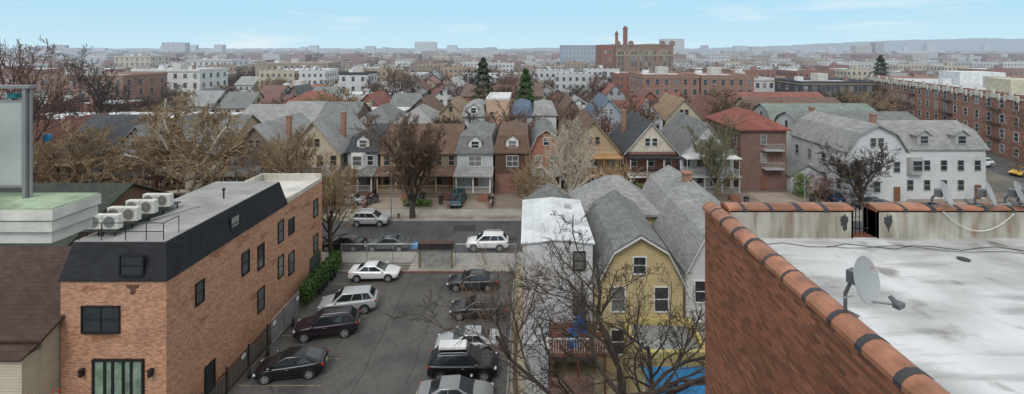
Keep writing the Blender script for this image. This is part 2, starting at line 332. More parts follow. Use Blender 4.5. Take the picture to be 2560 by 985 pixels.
# ---------------------------------------------------------------- left brick building
def brick_left():
    T=thing('brick_townhouse','long narrow orange brick building with black shingled mansard edge','building',(-26.5,25.8,0))
    w=B(); w.box(0,6,0,19.5,0,9.0); part('wall',w,b_or,T)
    m=B(); z0,z1=9.0,10.95; s=.42
    m.poly([(-.05,-.06,z0),(6.06,-.06,z0),(6.06-s,s,z1),(s-.1,s,z1)]); m.poly([(6.06,-.06,z0),(6.06,12.9,z0),(6.06-s,12.4,z1),(6.06-s,s,z1)])
    m.poly([(-.05,12.9,z0),(-.05,-.06,z0),(s-.1,s,z1),(s-.1,12.4,z1)]); m.poly([(6.06,12.9,z0),(-.05,12.9,z0),(s-.1,12.4,z1),(6.06-s,12.4,z1)])
    m.box(-.09,6.1,-.1,12.9,8.93,9.0)
    part('mansard_roof',m,shingle('black',(.03,.031,.035)),T)
    r=B(); r.box(s-.08,6.04-s,s+.02,12.38,10.9,10.99); rr=part('roof',r,M('roof_membrane_grey',(.31,.305,.295),scale=.5,var=.2,stain=.3),T)
    r=B()
    for yy in(3.2,6.2,9.2): r.box(s,5.6,yy,yy+.03,10.992,10.997)
    part('roof_seam',r,M('seam_grey',(.2,.2,.195)),T)
    r=B(); r.box(.25,5.75,12.92,19.3,9.003,9.1); part('terrace_floor',r,M('roof_membrane_white',(.58,.56,.53),scale=.6,stain=.25),T)
    p=B(); p.box(0,6,19.25,19.5,9.003,9.75); p.box(0,.25,12.95,19.25,9.003,9.75); p.box(5.75,6,12.95,19.25,9.003,9.35)
    part('parapet',p,M('parapet_render',(.55,.52,.46)),T)
    rl=B()
    for a,b2 in(((0.05,12.95,9.75),(0.05,19.4,9.75)),((0.05,19.4,9.75),(5.9,19.4,9.75))):
        a=Vector(a);b2=Vector(b2); n=6
        for i in range(n+1): q=a.lerp(b2,i/n); rl.tube(q,q+Vector((0,0,.5)),.03,n=4)
        rl.tube(a+Vector((0,0,.5)),b2+Vector((0,0,.5)),.03,n=4)
    part('railing',rl,blk,T)
    for (yy,z,ww,h) in((28.4,6.9,.62,1.25),(33,6.6,.75,1.5),(34.9,6.2,.7,1.7),(34.9,2.9,.75,1.6),(37.7,7,.7,1.6),(39.4,6.8,.8,1.2),(37.7,4.1,.7,1.6),(39.4,3.6,.8,1.7),(43.9,3.4,.8,1.5),(29.3,1,.8,1.6),(43.9,6.8,.8,1.5)):
        window(T,6.002,yy-25.8,z,ww,h,'R',trimb)
    gd=B(); gd.box(-1.1,1.1,-.04,.03,0,2.4); part('side_door',gd,M('dark_green_door',(.06,.08,.07)),T,(6.0,18,0),math.pi/2)
    for xx,z,ww,h,dy in((4.05,9.8,1.25,1.05,-.0),(2.3,6.75,2.05,1.4,0)):
        o=window(T,xx,dy-.003,z,ww,h,'F',trimb)
    o=window(T,5.9,6.2,9.85,.9,1.0,'R',trimb)
    pd=B(); pd.box(-1.35,1.35,-.03,.03,0,4.4); D=part('glazed_door',pd,M('curtained_glass',(.20,.27,.20),rough=.2,var=.5,scale=1.5),T,(3.3,-.002,0))
    f=B()
    for xx in(-1.4,-.75,-.3,.3,.75,1.4): f.box(xx-.06,xx+.06,-.09,.02,0,4.45)
    f.box(-1.46,1.46,-.1,.02,4.4,4.52); part('frame',f,trimb,D)
    for xx in(1.3,5.2):
        l=B(); l.box(-.08,.08,-.25,0,3.6,3.95); l.box(-.11,.11,-.28,0,3.95,4.0); part('wall_lantern',l,blk,T,(xx,0,0))
    wb=M('wet_brick',(.38,.155,.085),kind='brick',bw=.22,rh=.075,mort=.011,col2=(.33,.22,.16)); wb2=M('wet_brick_dark',(.15,.065,.04),kind='brick',bw=.22,rh=.075,mort=.011,col2=(.12,.08,.06))
    r2_=random.Random(3)
    def blot(face,u,z,ru,rz_,k,mt=wb):
        q=B(); pts=[]
        for i in range(40):
            a=2*math.pi*i/40; f=.75+.25*math.sin(3*a+k)+r2_.uniform(-.18,.18); du=ru*f*math.cos(a); dz=rz_*f*math.sin(a)
            pts.append((u+du,-.004-.001*k,z+dz) if face=='F' else (6.004+.001*k,u+du,z+dz))
        q.poly(pts); part('brick_stain',q,mt,T)
    blot('F',4.1,8.5,.4,.35,0,wb2); blot('F',2.3,5.75,1.1,.3,1); blot('F',1.8,8.5,.9,.2,2)
    for k,(u,z,a,b2) in enumerate(((4.2,8.6,.8,.3),(6.9,8.4,.9,.4),(9.5,7.6,.7,.3),(13.6,8.2,1.2,.3),(16.3,7.7,1.1,.35),(17.6,5.2,.9,.35),(8.3,3.6,.9,.3),(11,5.0,.8,.25),(3,5,.6,.22))): blot('R',u,z,a,b2,k)
    v=B(); v.tube((3.9,8,10.99),(3.9,8,11.7),.06,n=8,cap=True); v.tube((3.9,8,11.6),(3.9,8,11.75),.12,.1,8,0,True); part('vent_pipe',v,blk,T)
    v=B(); v.path([(2.2,3.5,11.1),(3.4,6.0,11.1),(3.5,6.2,10.99)],.05); part('roof_pipe',v,metalg,T)
    rl=B()
    for q in((.5,.55),(1.8,.55),(3.2,.55),(4.4,.55),(5.4,.55),(.5,2),(.5,3.5)): rl.tube((q[0],q[1],10.99),(q[0],q[1],12.0),.03,n=4)
    for z in(11.5,12.0): rl.path([(.5,3.5,z),(.5,.55,z),(5.4,.55,z)],.028,4)
    rl.path([(5.4,.55,12),(5.4,1.7,12),(5.4,1.7,10.99)],.028,4)
    part('guard_rail',rl,blk,T)
    pf=B(); pf.box(.35,1.15,1.0,6.2,11.3,11.37); pf.box(1.3,2.1,1.0,6.2,11.3,11.37)
    for i in range(5):
        for xx in(.4,1.1,1.35,2.05): pf.box(xx-.03,xx+.03,1.1+i*1.2,1.16+i*1.2,10.99,11.3)
    part('equipment_rack',pf,blk,T)
    FOOT.append((-28,-20,20,47))
brick_left()
def acunit():
    b=B(); b.box(-.45,.45,-.17,.17,0,.82); body=b.mesh('casing',[M('ac_casing',(.60,.59,.53),var=.06,stain=.15)])
    f=B(); n=20
    for r0,r1,m in((.0,.06,0),(.1,.13,0),(.17,.2,0),(.24,.27,0),(.31,.345,0)):
        for i in range(n):
            a=2*math.pi*i/n;c=2*math.pi*(i+1)/n
            f.poly([(-.08+r0*math.cos(a),-.19,.42+r0*math.sin(a)),(-.08+r1*math.cos(a),-.19,.42+r1*math.sin(a)),(-.08+r1*math.cos(c),-.19,.42+r1*math.sin(c)),(-.08+r0*math.cos(c),-.19,.42+r0*math.sin(c))])
    fan=f.mesh('fan_grille',[M('ac_grille',(.35,.35,.34))])
    h=B()
    for i in range(n):
        a=2*math.pi*i/n;c=2*math.pi*(i+1)/n; h.poly([(-.08,-.177,.42),(-.08+.34*math.cos(a),-.177,.42+.34*math.sin(a)),(-.08+.34*math.cos(c),-.177,.42+.34*math.sin(c))])
    hole=h.mesh('fan_opening',[M('ac_dark',(.06,.06,.06))])
    return body,fan,hole
abody,afan,ahole=acunit()
def textobj(txt,par,loc,size,mat,rot=(math.pi/2,0,0)):
    c=bpy.data.curves.new('lettering','FONT'); c.body=txt; c.size=size; c.align_x='CENTER'
    t=bpy.data.objects.new('tmp',c); COL.objects.link(t); bpy.context.view_layer.update()
    me=bpy.data.meshes.new_from_object(t); bpy.data.objects.remove(t)
    me.materials.clear(); me.materials.append(mat); return put('lettering',me,par,loc,0,rot)
tblue=M('lettering_blue',(.03,.12,.35),stain=0)
for i,(xx,yy) in enumerate([(-25.75,27.2),(-24.8,27.2),(-25.75,28.5),(-24.8,28.5),(-25.75,29.8),(-24.8,29.8),(-25.75,31.1),(-24.8,31.1)]):
    a=thing('air_conditioner','cream outdoor air conditioning unit on a black roof rack','air conditioner',(xx,yy,11.372),0,'air conditioners on the brick building roof')
    put('casing',abody,a); put('fan_opening',ahole,a); put('fan_grille',afan,a); textobj('DAIKIN',a,(.27,-.175,.62),.09,tblue)
# ---------------------------------------------------------------- right brick building with roof
RZ=17.72
def right_bld():
    T=thing('brick_apartment_building','red brick building with silver roof and clay coping parapet','building',(0,0,0))
    wbr=M('brick_near',(.27,.095,.05),kind='brick',bw=.215,rh=.073,mort=.009,col2=(.15,.11,.085),bump=1.0,scale=2.5,stain=.35,var=.4)
    w=B(); w.box(4.2,4.58,-6,10.8,0,18.2); w.box(4.58,7.4,10.4,10.8,0,18.33); w.box(7.95,40,10.4,10.8,0,18.33); w.box(7.4,7.95,10.4,10.8,0,17.70); part('wall',w,wbr,T)
    r=B(); r.box(4.58,40,-6,10.4,17.5,RZ); part('roof',r,M('silver_roof',(.60,.61,.62),kind='silver',scale=.8,var=.15,rough=.45,stain=.12,bump=.7),T)
    pw=M('painted_parapet',(.46,.435,.38),kind='paintwall',var=.2,bump=.5)
    p=B()
    for a,b2 in((4.6,7.4),(7.95,40)): p.box(a,b2,10.36,10.398,RZ,18.34)
    p.box(7.36,7.4,10.36,10.84,RZ,18.345);p.box(7.95,7.99,10.36,10.84,RZ,18.345)
    part('parapet_face',p,pw,T)
    clay=M('clay_coping',(.33,.145,.085),var=.35,scale=3,rough=.45,stain=.55,bump=.3); tar=M('tar_band',(.05,.05,.055),rough=.6)
    def prof(cx,hw,z,s=1,hh=.15):
        return [(cx-hw*s,z-.03),(cx-hw*s,z+.04),(cx-hw*.75*s,z+hh*.66*s),(cx-hw*.3*s,z+hh*s),(cx+hw*.3*s,z+hh*s),(cx+hw*.75*s,z+hh*.66*s),(cx+hw*s,z+.04),(cx+hw*s,z-.03)]
    c=B()
    c.ext(prof(4.37,.20,18.23),-6,10.90,'Y',0)
    part('coping',c,[clay],T)
    for a,b2 in((4.58,7.42),(7.93,40)):
        c=B(); c.ext(prof(10.6,.24,18.34,1,.09),a,b2,'X',0); part('coping',c,[clay],T)
    rr=random.Random(5); y=2.6
    while y<10.8:
        t=B(); t.ext(prof(4.37,.20,18.23,1.04),y,y+rr.uniform(.05,.11),'Y'); y+=rr.uniform(.56,.64); part('tar_joint',t,tar,T)
    x=4.9
    while x<16:
        if not(7.2<x<8.1): t=B(); t.ext(prof(10.6,.24,18.34,1.04,.09),x,x+rr.uniform(.06,.13),'X'); part('tar_joint',t,tar,T)
        x+=.61
    for cx in(7.2,8.2):
        tp=B(); pts=[]
        for i in range(30):
            a=2*math.pi*i/30; f=rr.uniform(.7,1.15); pts.append((cx+.085*f*math.cos(a)+.03*math.sin(2*a),10.355,18.05+.21*f*math.sin(a)))
        tp.poly(pts); part('tar_patch',tp,tar,T)
    ra=B()
    for i in range(6): ra.tube((7.45+i*.09,10.6,17.7),(7.45+i*.09,10.6,18.45),.012,n=4)
    for z in(17.85,18.4): ra.tube((7.4,10.6,z),(7.95,10.6,z),.015,n=4)
    part('iron_railing',ra,blk,T)
    def sag(a,b2,s,n=10):
        a=Vector(a);b2=Vector(b2); return [a.lerp(b2,i/n)+Vector((0,0,-s*4*(i/n)*(1-i/n))) for i in range(n+1)]
    ca=B(); ca.path([(5.2+i*.45,10.0+.12*math.sin(i*1.9)-.02*i,RZ+.012) for i in range(18)],.007,4); part('cable',ca,blk,T)
    ca=B(); ca.path([(6.5+i*.4,9.9-.1*math.sin(i*1.2)-.015*i*i*.3,RZ+.02) for i in range(14)],.006,4); part('cable',ca,blk,T)
    ca=B(); ca.path([(12.6,10.33,18.2),(12.75,10.3,18.0),(12.55,10.2,17.9),(12.3,9.9,RZ+.02)],.01,4); part('cable',ca,blk,T)
    cw=B(); cw.path(sag((9.4,10.3,18.35),(11.0,10.3,18.3),.42),.010,4); part('white_cable',cw,M('white_cable',(.7,.7,.68)),T)
    dr=B(); dr.tube((8.9,9.3,RZ),(8.9,9.3,RZ+.02),.11,n=12,cap=True); part('roof_drain',dr,tar,T)
    FOOT.append((3,45,-10,12))
right_bld()
def dish(loc,rz,tilt,label,strut=False,s=1,ch=.42):
    T=thing('satellite_dish',label,'satellite dish',loc,rz,'satellite dishes on the parapet')
    grey=M('dish_grey',(.36,.37,.38),rough=.4,var=.06,stain=.15)
    b=B(); n=28; rings=5; R0=.29*s
    Rm=Matrix.Rotation(-tilt,4,'X')
    c=Vector((0,-.12,ch))
    def pt(r,a,off=0): 
        q=Vector((math.cos(a)*r*.93,-(r*r)*.75+off,math.sin(a)*r*1.05)); return Rm@q+c
    for off in(0,.012):
        for k in range(rings):
            for i in range(n):
                a=2*math.pi*i/n;e=2*math.pi*(i+1)/n;r0=R0*k/rings;r1=R0*(k+1)/rings
                b.poly([pt(r0,a,off),pt(r1,a,off),pt(r1,e,off),pt(r0,e,off)])
    for i in range(n):
        a=2*math.pi*i/n;e=2*math.pi*(i+1)/n; b.poly([pt(R0,a,0),pt(R0,a,.012),pt(R0,e,.012),pt(R0,e,0)])
    part('reflector',b,grey,T,smooth=True)
    m=B(); m.path([(0,.1,0),(0,.1,.5*ch),(0,0,ch-.02)],.025,8); m.box(-.08,.08,-.08,.05,ch-.09,ch+.08); m.box(-.12,.12,-.02,.2,-.01,.01); part('mast',m,M('dish_mount',(.16,.16,.17),rough=.4,metal=.3),T)
    e=Rm@Vector((0,-.36,-.24))+c
    a=B(); a.path([Rm@Vector((0,.02,-.27*s))+c,e],.014,6); part('feed_arm',a,metalg,T)
    l=B(); l.tube(e,e+Vector((0,.09,.07)),.035,.03,8,0,True); l.box(e.x-.07,e.x+.07,e.y-.05,e.y+.03,e.z-.03,e.z+.03); part('receiver',l,M('receiver_grey',(.12,.12,.13),rough=.4),T)
    if strut:
        q=B(); q.path([(0,0,.3),(-.42,-.1,.42)],.01,5); part('strut',q,metalg,T)
    return T
D1=dish((4.5,6.3,18.3),rad(26),rad(15),'grey round satellite dish mounted inside the brick parapet',True,1.0,.58)
textobj('dish',D1,(.06,-.21,.74),.06,M('lettering_red',(.35,.05,.05),stain=0),(math.pi/2+rad(-15),0,0))
for (x,rz,t) in((9.45,36,20),(10.45,38,18),(11.15,32,22),(11.45,52,18)):
    dish((x,10.5,18.42),rad(rz),rad(t),'grey satellite dish clamped to the far brick parapet',False,.9,.3)
# ---------------------------------------------------------------- near left structure
def near_left():
    T=thing('neighbouring_rooftop','white painted brick cornice with pale green roof edge','building',(0,0,0))
    w=B(); w.box(-13,-9.7,7.45,8.1,0,18.84)
    wm=M('white_painted_brick',(.70,.70,.66),kind='brick',bw=.9,rh=.2,mort=.012,col2=(.35,.33,.28),stain=.15,var=.06)
    c=B(); c.box(-13,-7.80,7.45,8.15,18.84,19.02); c.box(-13,-7.72,7.38,8.17,19.05,19.22); c.box(-13,-7.68,7.35,8.19,19.245,19.42); c.box(-13,-7.84,7.5,8.1,19.02,19.05); c.box(-13,-7.78,7.46,8.1,19.22,19.245)
    part('wall',w,wm,T); part('cornice',c,M('white_cornice',(.60,.59,.53),var=.2,scale=2.5,stain=.5,bump=.5),T)
    g=B(); g.box(-13,-7.70,7.36,8.18,19.421,19.44); part('roof_edge',g,M('pale_green_coating',(.29,.37,.25),var=.4,scale=3,stain=.5),T)
near_left()
def louver():
    T=thing('rooftop_screen','grey ribbed metal screen with rounded steel frame on roof edge','metal screen',(0,0,19.44))
    f=B(); f.box(-8.74,-8.68,7.86,7.98,0,1.9); f.box(-12,-8.6,7.84,8.0,1.9,1.95); f.box(-12,-8.75,7.88,7.96,.18,.22); f.box(-12,-8.75,7.88,7.96,1.66,1.69)
    f.tube((-8.645,7.92,0),(-8.645,7.92,1.9),.02,n=10)
    part('frame',f,M('steel_frame',(.27,.27,.265),rough=.5,metal=.2,stain=.3),T)
    p=B()
    for i in range(60):
        x0=-12+i*.054; p.ext([(x0,7.90),(x0+.027,7.875),(x0+.054,7.90),(x0+.054,7.93),(x0,7.93)],.22,1.66,'Y')
    p.v=[(a,c,b) for a,b,c in p.v]
    part('ribbed_panel',p,M('ribbed_panel',(.58,.59,.57),var=.12,rough=.6,stain=.3),T)
    t=B(); t.box(-9.1,-8.95,7.95,8.1,1.72,1.80); part('teal_box',t,M('teal_plastic',(.03,.18,.2)),T)
    d=B(); d.tube((-8.58,8.1,1.0),(-8.58,8.14,1.0),.07,n=16,cap=True); d.tube((-8.58,8.09,1.0),(-8.58,8.1,1.0),.03,n=10,cap=True); part('blue_reel',d,M('blue_plastic',(.03,.14,.28),rough=.4),T)
louver()
house(-37.1,24.9,21,10,6.4,'gable',2.6,w_cream,sh_db,'cream clapboard house with dark brown shingle roof beside brick building',axis='X',floors=2,side=None,cols=5,group='neighbouring houses')
T=thing('bay_extension','cream clapboard upper bay projecting from the cream house','extension',(-27.7,24.9,0)); b=B(); b.box(-.9,1.0,-.9,-.01,3.2,5.7); part('wall',b,w_cream,T); b=B(); b.ext([(-.005,6.1),(-1.15,5.72),(-1.15,5.82),(-.005,6.22)],-1.1,1.2,'X'); part('roof',b,sh_db,T); b=B(); b.box(-.8,-.68,-.8,-.68,0,3.2); b.box(.8,.92,-.8,-.68,0,3.2); part('post',b,trimw,T)
house(-47,32,24,16,6.0,'gable',4.2,side_mat('brown',(.16,.10,.07)),sh_green,'house with broad dark green shingle roof',axis='X',floors=1,group='neighbouring houses')
def ladder():
    T=thing('step_ladder','red fibreglass step ladder leaning by the cream house','ladder',(-25.3,24.3,0))
    s=B()
    for x in(-.22,.22): s.tube((x,-.3,0),(x*.7,.1,3.9),.035,n=4)
    part('rail',s,M('ladder_red',(.55,.06,.03),rough=.4),T)
    r=B()
    for i in range(12): t=(i+1)/13; r.box(-.2,.2,-.3+.4*t-.04,-.3+.4*t+.04,3.9*t-.015,3.9*t+.015)
    part('rung',r,metalg,T)
ladder()
# ---------------------------------------------------------------- mid houses between lot and wall
def white_house():
    T=thing('house','narrow white clapboard house with white ribbed metal roof','house',(2.1,32,0),0,'neighbouring houses')
    w=B(); w.ext([(-2.45,0),(-2.45,8.4),(0,8.65),(2.45,8.4),(2.45,0)],0,9,'Y'); w.ext([(-2.2,0),(-2.2,7),(2.2,7),(2.2,0)],9.01,14,'Y'); part('wall',w,w_white,T)
    r=B(); slab(r,[(-2.45,8.4),(0,8.65),(2.45,8.4)],.1,.15,-.15,9.1,'Y')
    for i in range(9):
        x=-2.3+i*.575; z=8.65-abs(x)*.102+.1; r.box(x-.02,x+.02,-.15,9.1,z-.02,z+.03)
    part('roof',r,M('white_metal_roof',(.60,.62,.64),var=.15,scale=.7,rough=.5,stain=.4),T)
    r=B(); r.poly([(-2.4,9.02,7),(2.4,9.02,7),(0,11.5,9.3)]);r.poly([(2.4,9.02,7),(2.4,14.2,7),(0,11.5,9.3)]);r.poly([(2.4,14.2,7),(-2.4,14.2,7),(0,11.5,9.3)]);r.poly([(-2.4,14.2,7),(-2.4,9.02,7),(0,11.5,9.3)]); part('tower_roof',r,sh_grey,T)
    for x,z in((1.5,7.2),(1.5,4.1)): window(T,x,-.002,z,.75,1.2,'F',trimb)
    for yy in(2,5,7.5): window(T,-2.452,yy,5.5,.7,1.3,'L',trimw)
    v=B(); v.tube((-1,1.3,8.5),(-1,1.3,9.4),.09,n=8,cap=True); part('vent_pipe',v,trimw,T)
    s=B(); s.box(1.0,1.5,6.4,7.0,8.5,8.85); part('skylight',s,metalg,T)
    e=B(); e.box(-2.3,-.8,-3.0,-.003,0,3.0); e.ext([(-2.45,3.0),(-.7,3.0),(-.7,3.1),(-2.45,3.35)],-3.1,-.003,'Y'); part('lean_to',e,[w_lgrey],T)
    d=B(); d.box(-.7,2.9,-3.2,-.003,2.6,2.8)
    for x in(-.6,1.1,2.8): d.box(x-.07,x+.07,-3.1,-2.96,0,2.6)
    D=part('deck',d,M('deck_red',(.20,.085,.06)),T)
    q=B()
    for i in range(22): x=-.65+i*.165; q.box(x-.015,x+.015,-3.15,-3.11,2.8,3.65)
    q.box(-.7,2.9,-3.16,-3.1,3.65,3.72); part('railing',q,trimw,D)
    FOOT.append((-1,5,28,47))
white_house()
def blob_stack(x,y,z,label,name,cat,m):
    b=B(); b.box(-.35,.35,-.3,.3,0,.5); b.box(-.25,.3,-.2,.25,.5,.9); b.tube((0,0,.9),(.1,0,1.5),.12,.05,8,0,True); single(name,b,m,label,cat,(x,y,z))
tarp=M('blue_tarp',(.03,.16,.50),rough=.5,var=.2)
blob_stack(3.6,31.2,2.8,'blue covered garden equipment stacked on the back deck','covered_equipment','equipment',tarp)
blob_stack(2.9,29.7,2.8,'small blue bin on the back deck','storage_bin','bin',tarp)
house(7.6,31,5.9,9,6.3,'gambrel',3.2,w_yel,sh_grey,'yellow clapboard house with grey gambrel roof and white windows',cols=2,floors=2,side='L',group='neighbouring houses',win=(.9,1.6))
house(8.0,40.3,6.8,5.4,7.6,'hip',2.6,w_yel,sh_lg,'yellow house front block with grey hipped roof',wins=False,group='neighbouring houses')
house(14.3,32,6.4,14,6.8,'gambrel',3.4,w_white,sh_lg,'white house with light grey gambrel roof',side='L',group='neighbouring houses',chim=(0,9))
house(8.7,27.4,4.4,3.5,3.4,'flat',.3,w_yel,M('flat_roof_grey',(.30,.31,.31),var=.25,stain=.4),'low yellow rear extension with grey flat roof',wins=False,tm=M('yellow_fascia',(.55,.45,.18)),group='neighbouring houses')
def blue_awning():
    T=thing('patio_awning','bright blue corrugated patio awning on white posts','awning',(8.9,25.2,0))
    b=B(); pts=[];n=64
    for i in range(n+1): pts.append((-2.1+4.2*i/n,.03*math.cos(i*math.pi)))
    for i in range(n):
        (a,za),(c,zc)=pts[i],pts[i+1]; b.poly([(a,-1.8,2.75+za),(c,-1.8,2.75+zc),(c,1.9,3.15+zc),(a,1.9,3.15+za)])
    part('corrugated_sheet',b,M('awning_blue',(.06,.27,.53),rough=.4,var=.3,scale=.9,stain=.3),T)
    for x in(-2,2):
        for y in(-1.6,1.8): q=B(); q.box(-.05,.05,-.05,.05,0,2.72+.1*(y>0)*3); part('post',q,trimw,T,(x,y,0))
blue_awning()
g=B(); g.box(-.9,1.9,-3.6,-3.5,0,2.2); single('brick_garden_wall',g,b_dk,'low dark brick garden wall below the deck','wall',(2.1,31,0))
# ---------------------------------------------------------------- row across the street
house(-25.4,70,4.6,12,6.4,'mansard',3.0,w_grey,sh_dk,'grey house with charcoal mansard roof and white bay',dormer=1,bay=True,porch=dict(d=2.3,h=3.4,rm=sh_grey))
house(-19.7,70,6,12,6.2,'gable',3.4,w_tan,sh_br,'attached house with brown shingle side gable roof',axis='X',dormer=1,porch=dict(d=2.3,h=3.4),tm=trimt)
house(-13.7,70,5.8,12,6.2,'gable',3.4,w_brn,sh_br,'attached brown house with brown shingle roof and porch',axis='X',porch=dict(d=2.3,h=3.4),tm=trimt)
house(-8.1,69.6,5.5,13,6.3,'mansard',3.4,w_lgrey,sh_grey,'pale grey narrow house with dormer and covered porch',dormer=1,bay=False,cols=1,win=(1.9,1.5),porch=dict(d=2.6,h=3.5,rm=sh_lg,x=0))
house(-2.4,69.6,5.3,13,6.4,'mansard',3.4,M('brown_panel',(.11,.065,.05)),sh_br,'narrow house with brown mansard roof and brick ground floor',dormer=1,cols=1,win=(1.7,1.6),low=b_red,tm=trimw,porch=dict(d=1.6,h=1.2,w=2,x=2.0,rm=sh_br,sm=b_red))
house(2.8,70,4.5,12,7.0,'gambrel',2.9,brick('orange_red',(.42,.13,.07)),sh_grey,'narrow red brick house with white trimmed upper windows',cols=2,porch=dict(d=2.2,h=3.4),tm=trimw)
house(10,69.5,7.9,13,6.7,'gable',4.6,M('tan_stucco',(.46,.36,.24),var=.15),sh_br,'tan gabled house with timber porches and brown roof',tm=trimt,porch=dict(d=2.4,two=True,tm=M('orange_timber',(.42,.24,.11))),side='L',gable_m=w_tan)
house(18.8,69.5,7.9,13,6.5,'gable',4.5,b_red,sh_dk,'cream gabled brick house with black railed upper balcony',porch=dict(d=2.6,two=True,rail=blk,brm=trimb),side='L',chim=(-2.5,8),gable_m=M('cream_stucco',(.60,.53,.44)))
house(27.3,69.5,8.2,13,6.3,'gable',4.5,w_white,sh_grey,'white gabled house with two storey white porches',porch=dict(d=2.6,two=True,brm=trimw),side='L',tm=trimg)
def sq_brick():
    H=house(37.0,71.5,7.2,13,9.6,'hip',2.4,b_dk,sh_red,'square dark brick three storey house with red hipped roof',side='L',floors=3,cols=1,tm=trimg)
    for z in(3.6,6.5):
        b=B(); b.box(-1.5,1.5,-1.2,-.003,z-.15,z)
        for i in range(16): x=-1.45+i*.193; b.box(x-.015,x+.015,-1.18,-1.14,z,z+.95)
        b.box(-1.5,1.5,-1.2,-1.12,z+.95,z+1.0); part('balcony',b,M('balcony_grey',(.40,.42,.42)),H,(1.2,0,0))
sq_brick()
b=B(); b.ext([(-2.6,0),(-2.6,2.6),(0,4.2),(2.6,2.6),(2.6,0)],0,5.5,'Y'); G=thing('garage','small white garage with grey gabled roof','garage',(43.3,70.5,0)); part('wall',b,w_white,G)
b=B(); slab(b,[(-2.6,2.6),(0,4.2),(2.6,2.6)],.12,.3,-.3,5.7,'Y'); part('roof',b,sh_grey,G); b=B(); b.box(-1.6,1.6,-.05,.02,0,2.2); part('garage_door',b,trimw,G)
house(50.6,66,8.6,14,7.4,'gambrel',3.8,w_white,sh_lg,'white clapboard house with front facing gambrel gable',side='L',cols=3,chim=(3.2,5),tm=trimg)
house(61.2,67,12.4,10,7.6,'gambrel',3.2,w_white,sh_lg,'wide white clapboard house with grey gambrel roof',axis='X',cols=5,dormer=2,bay=True,tm=trimg)
house(59,80,22,9,7.2,'gambrel',3.3,w_white,sh_grey,'long white house with grey gambrel roof',axis='X',side='L',cols=7,chim=(-6,5),tm=trimg)
house(61,93,22,9,7.2,'gambrel',3.3,w_lgrey,shingle('green_grey',(.20,.24,.21)),'long pale house with green grey gambrel roof',axis='X',side='L',cols=7,chim=(-6,5),tm=trimg)
house(63,106,22,9,7.2,'gambrel',3.3,w_cream,sh_br,'long cream house with brown gambrel roof',axis='X',side='L',cols=7,tm=trimt)
house(66,120,26,9,7.2,'gambrel',3.3,w_tan,sh_red,'long house with red shingle gambrel roof',axis='X',side='L',cols=7,tm=trimt)
for i,(x,wm,rm,tm,ax,lb) in enumerate([(-33,w_cream,sh_lg,trimt,'Y','cream gabled house with light grey shingle roof'),(-42,w_brn,sh_lg,trimg,'Y','brown gabled house with light grey roof and brick chimney'),(-51,w_tan,sh_grey,trimt,'X','tan house with grey side gabled roof'),(-60,w_grey,sh_grey,trimg,'Y','grey clapboard gabled house behind bare trees'),(-69,w_brn,sh_dk,trimg,'X','brown house with charcoal gable roof'),(-78,w_yel,sh_mar,trimt,'Y','yellow gabled house with maroon roof'),(-87,w_tan,sh_br,trimbr,'X','tan house with brown roof')]):
    house(x,70,8.2,14,6.2,'gable',4.8 if i%2==0 else 4.2,wm,rm,lb,side='R',tm=tm,axis=ax,porch=dict(d=2.4,h=3.4,rm=rm),chim=(2.6,5) if i in(0,1,5) else None)
# ---------------------------------------------------------------- second row
grp='houses on the next street'
def r2(x0,x1,y,h,roof,rh,wm,rm,lb,**k):
    k.setdefault('side','L' if x0>5 else ('R' if x1<-5 else None)); house((x0+x1)/2,y,x1-x0,13,h,roof,rh,wm,rm,lb,group=grp,**k)
r2(-19.3,-14.3,99,8.4,'gable',2.4,w_tan,sh_tan,'narrow tan house with brown roof',tm=trimt)
r2(-14.1,-9.4,98,7.8,'mansard',2.8,w_lgrey,sh_lg,'narrow pale grey house with grey mansard roof',dormer=1)
r2(-9.1,-4.1,99,11.2,'flat',.4,w_peach,M('roof_pale',(.6,.6,.6)),'tall narrow peach coloured house with flat roof',floors=3)
r2(-3.6,.9,98,7.9,'mansard',2.7,w_lgrey,sh_blue,'narrow house with slate blue mansard roof')
r2(1.2,6.1,98,8,'mansard',2.4,w_white,sh_lg,'narrow white house with pale roof')
r2(6.6,12.4,98,7.4,'gable',4.0,w_brn,sh_br,'house with brown shingled front gable',tm=trimt)
r2(13.5,21.2,98,7.4,'gable',4.2,w_blue,sh_blue,'blue gabled house with white trim')
r2(22,29,98,7.3,'gable',4.2,w_white,sh_red,'white gabled house with red shingle roof')
r2(29.6,37.6,98,7.2,'gable',4.3,w_cream,sh_tan,'cream gabled house with tan shingle roof',tm=trimt)
r2(38.6,46,99,7.2,'gable',4.0,w_tan,sh_mar,'tan gabled house with maroon roof',tm=trimt)
xx=-20.5; pal=[(w_lgrey,sh_lg,'pale grey'),(w_white,sh_grey,'white'),(w_brn,sh_grey,'brown'),(w_cream,sh_lg,'cream'),(w_tan,sh_lg,'tan'),(w_grey,sh_lg,'grey')]
i=0
while xx>-62:
    wd=R.uniform(7,8.5); wm,rm,cn=pal[i%6]
    r2(xx-wd,xx,97+R.uniform(-1,1),6.6,R.choice(['gable','gable','hip']),R.uniform(3,4.2),wm,rm,cn+' house with grey shingle roof',tm=trimg,axis=R.choice('XY')); xx-=wd+.8;i+=1
house(-58,118,15,12,7,'hip',4,w_cream,sh_red,'wide cream house with red hipped roof',group=grp,side='R')
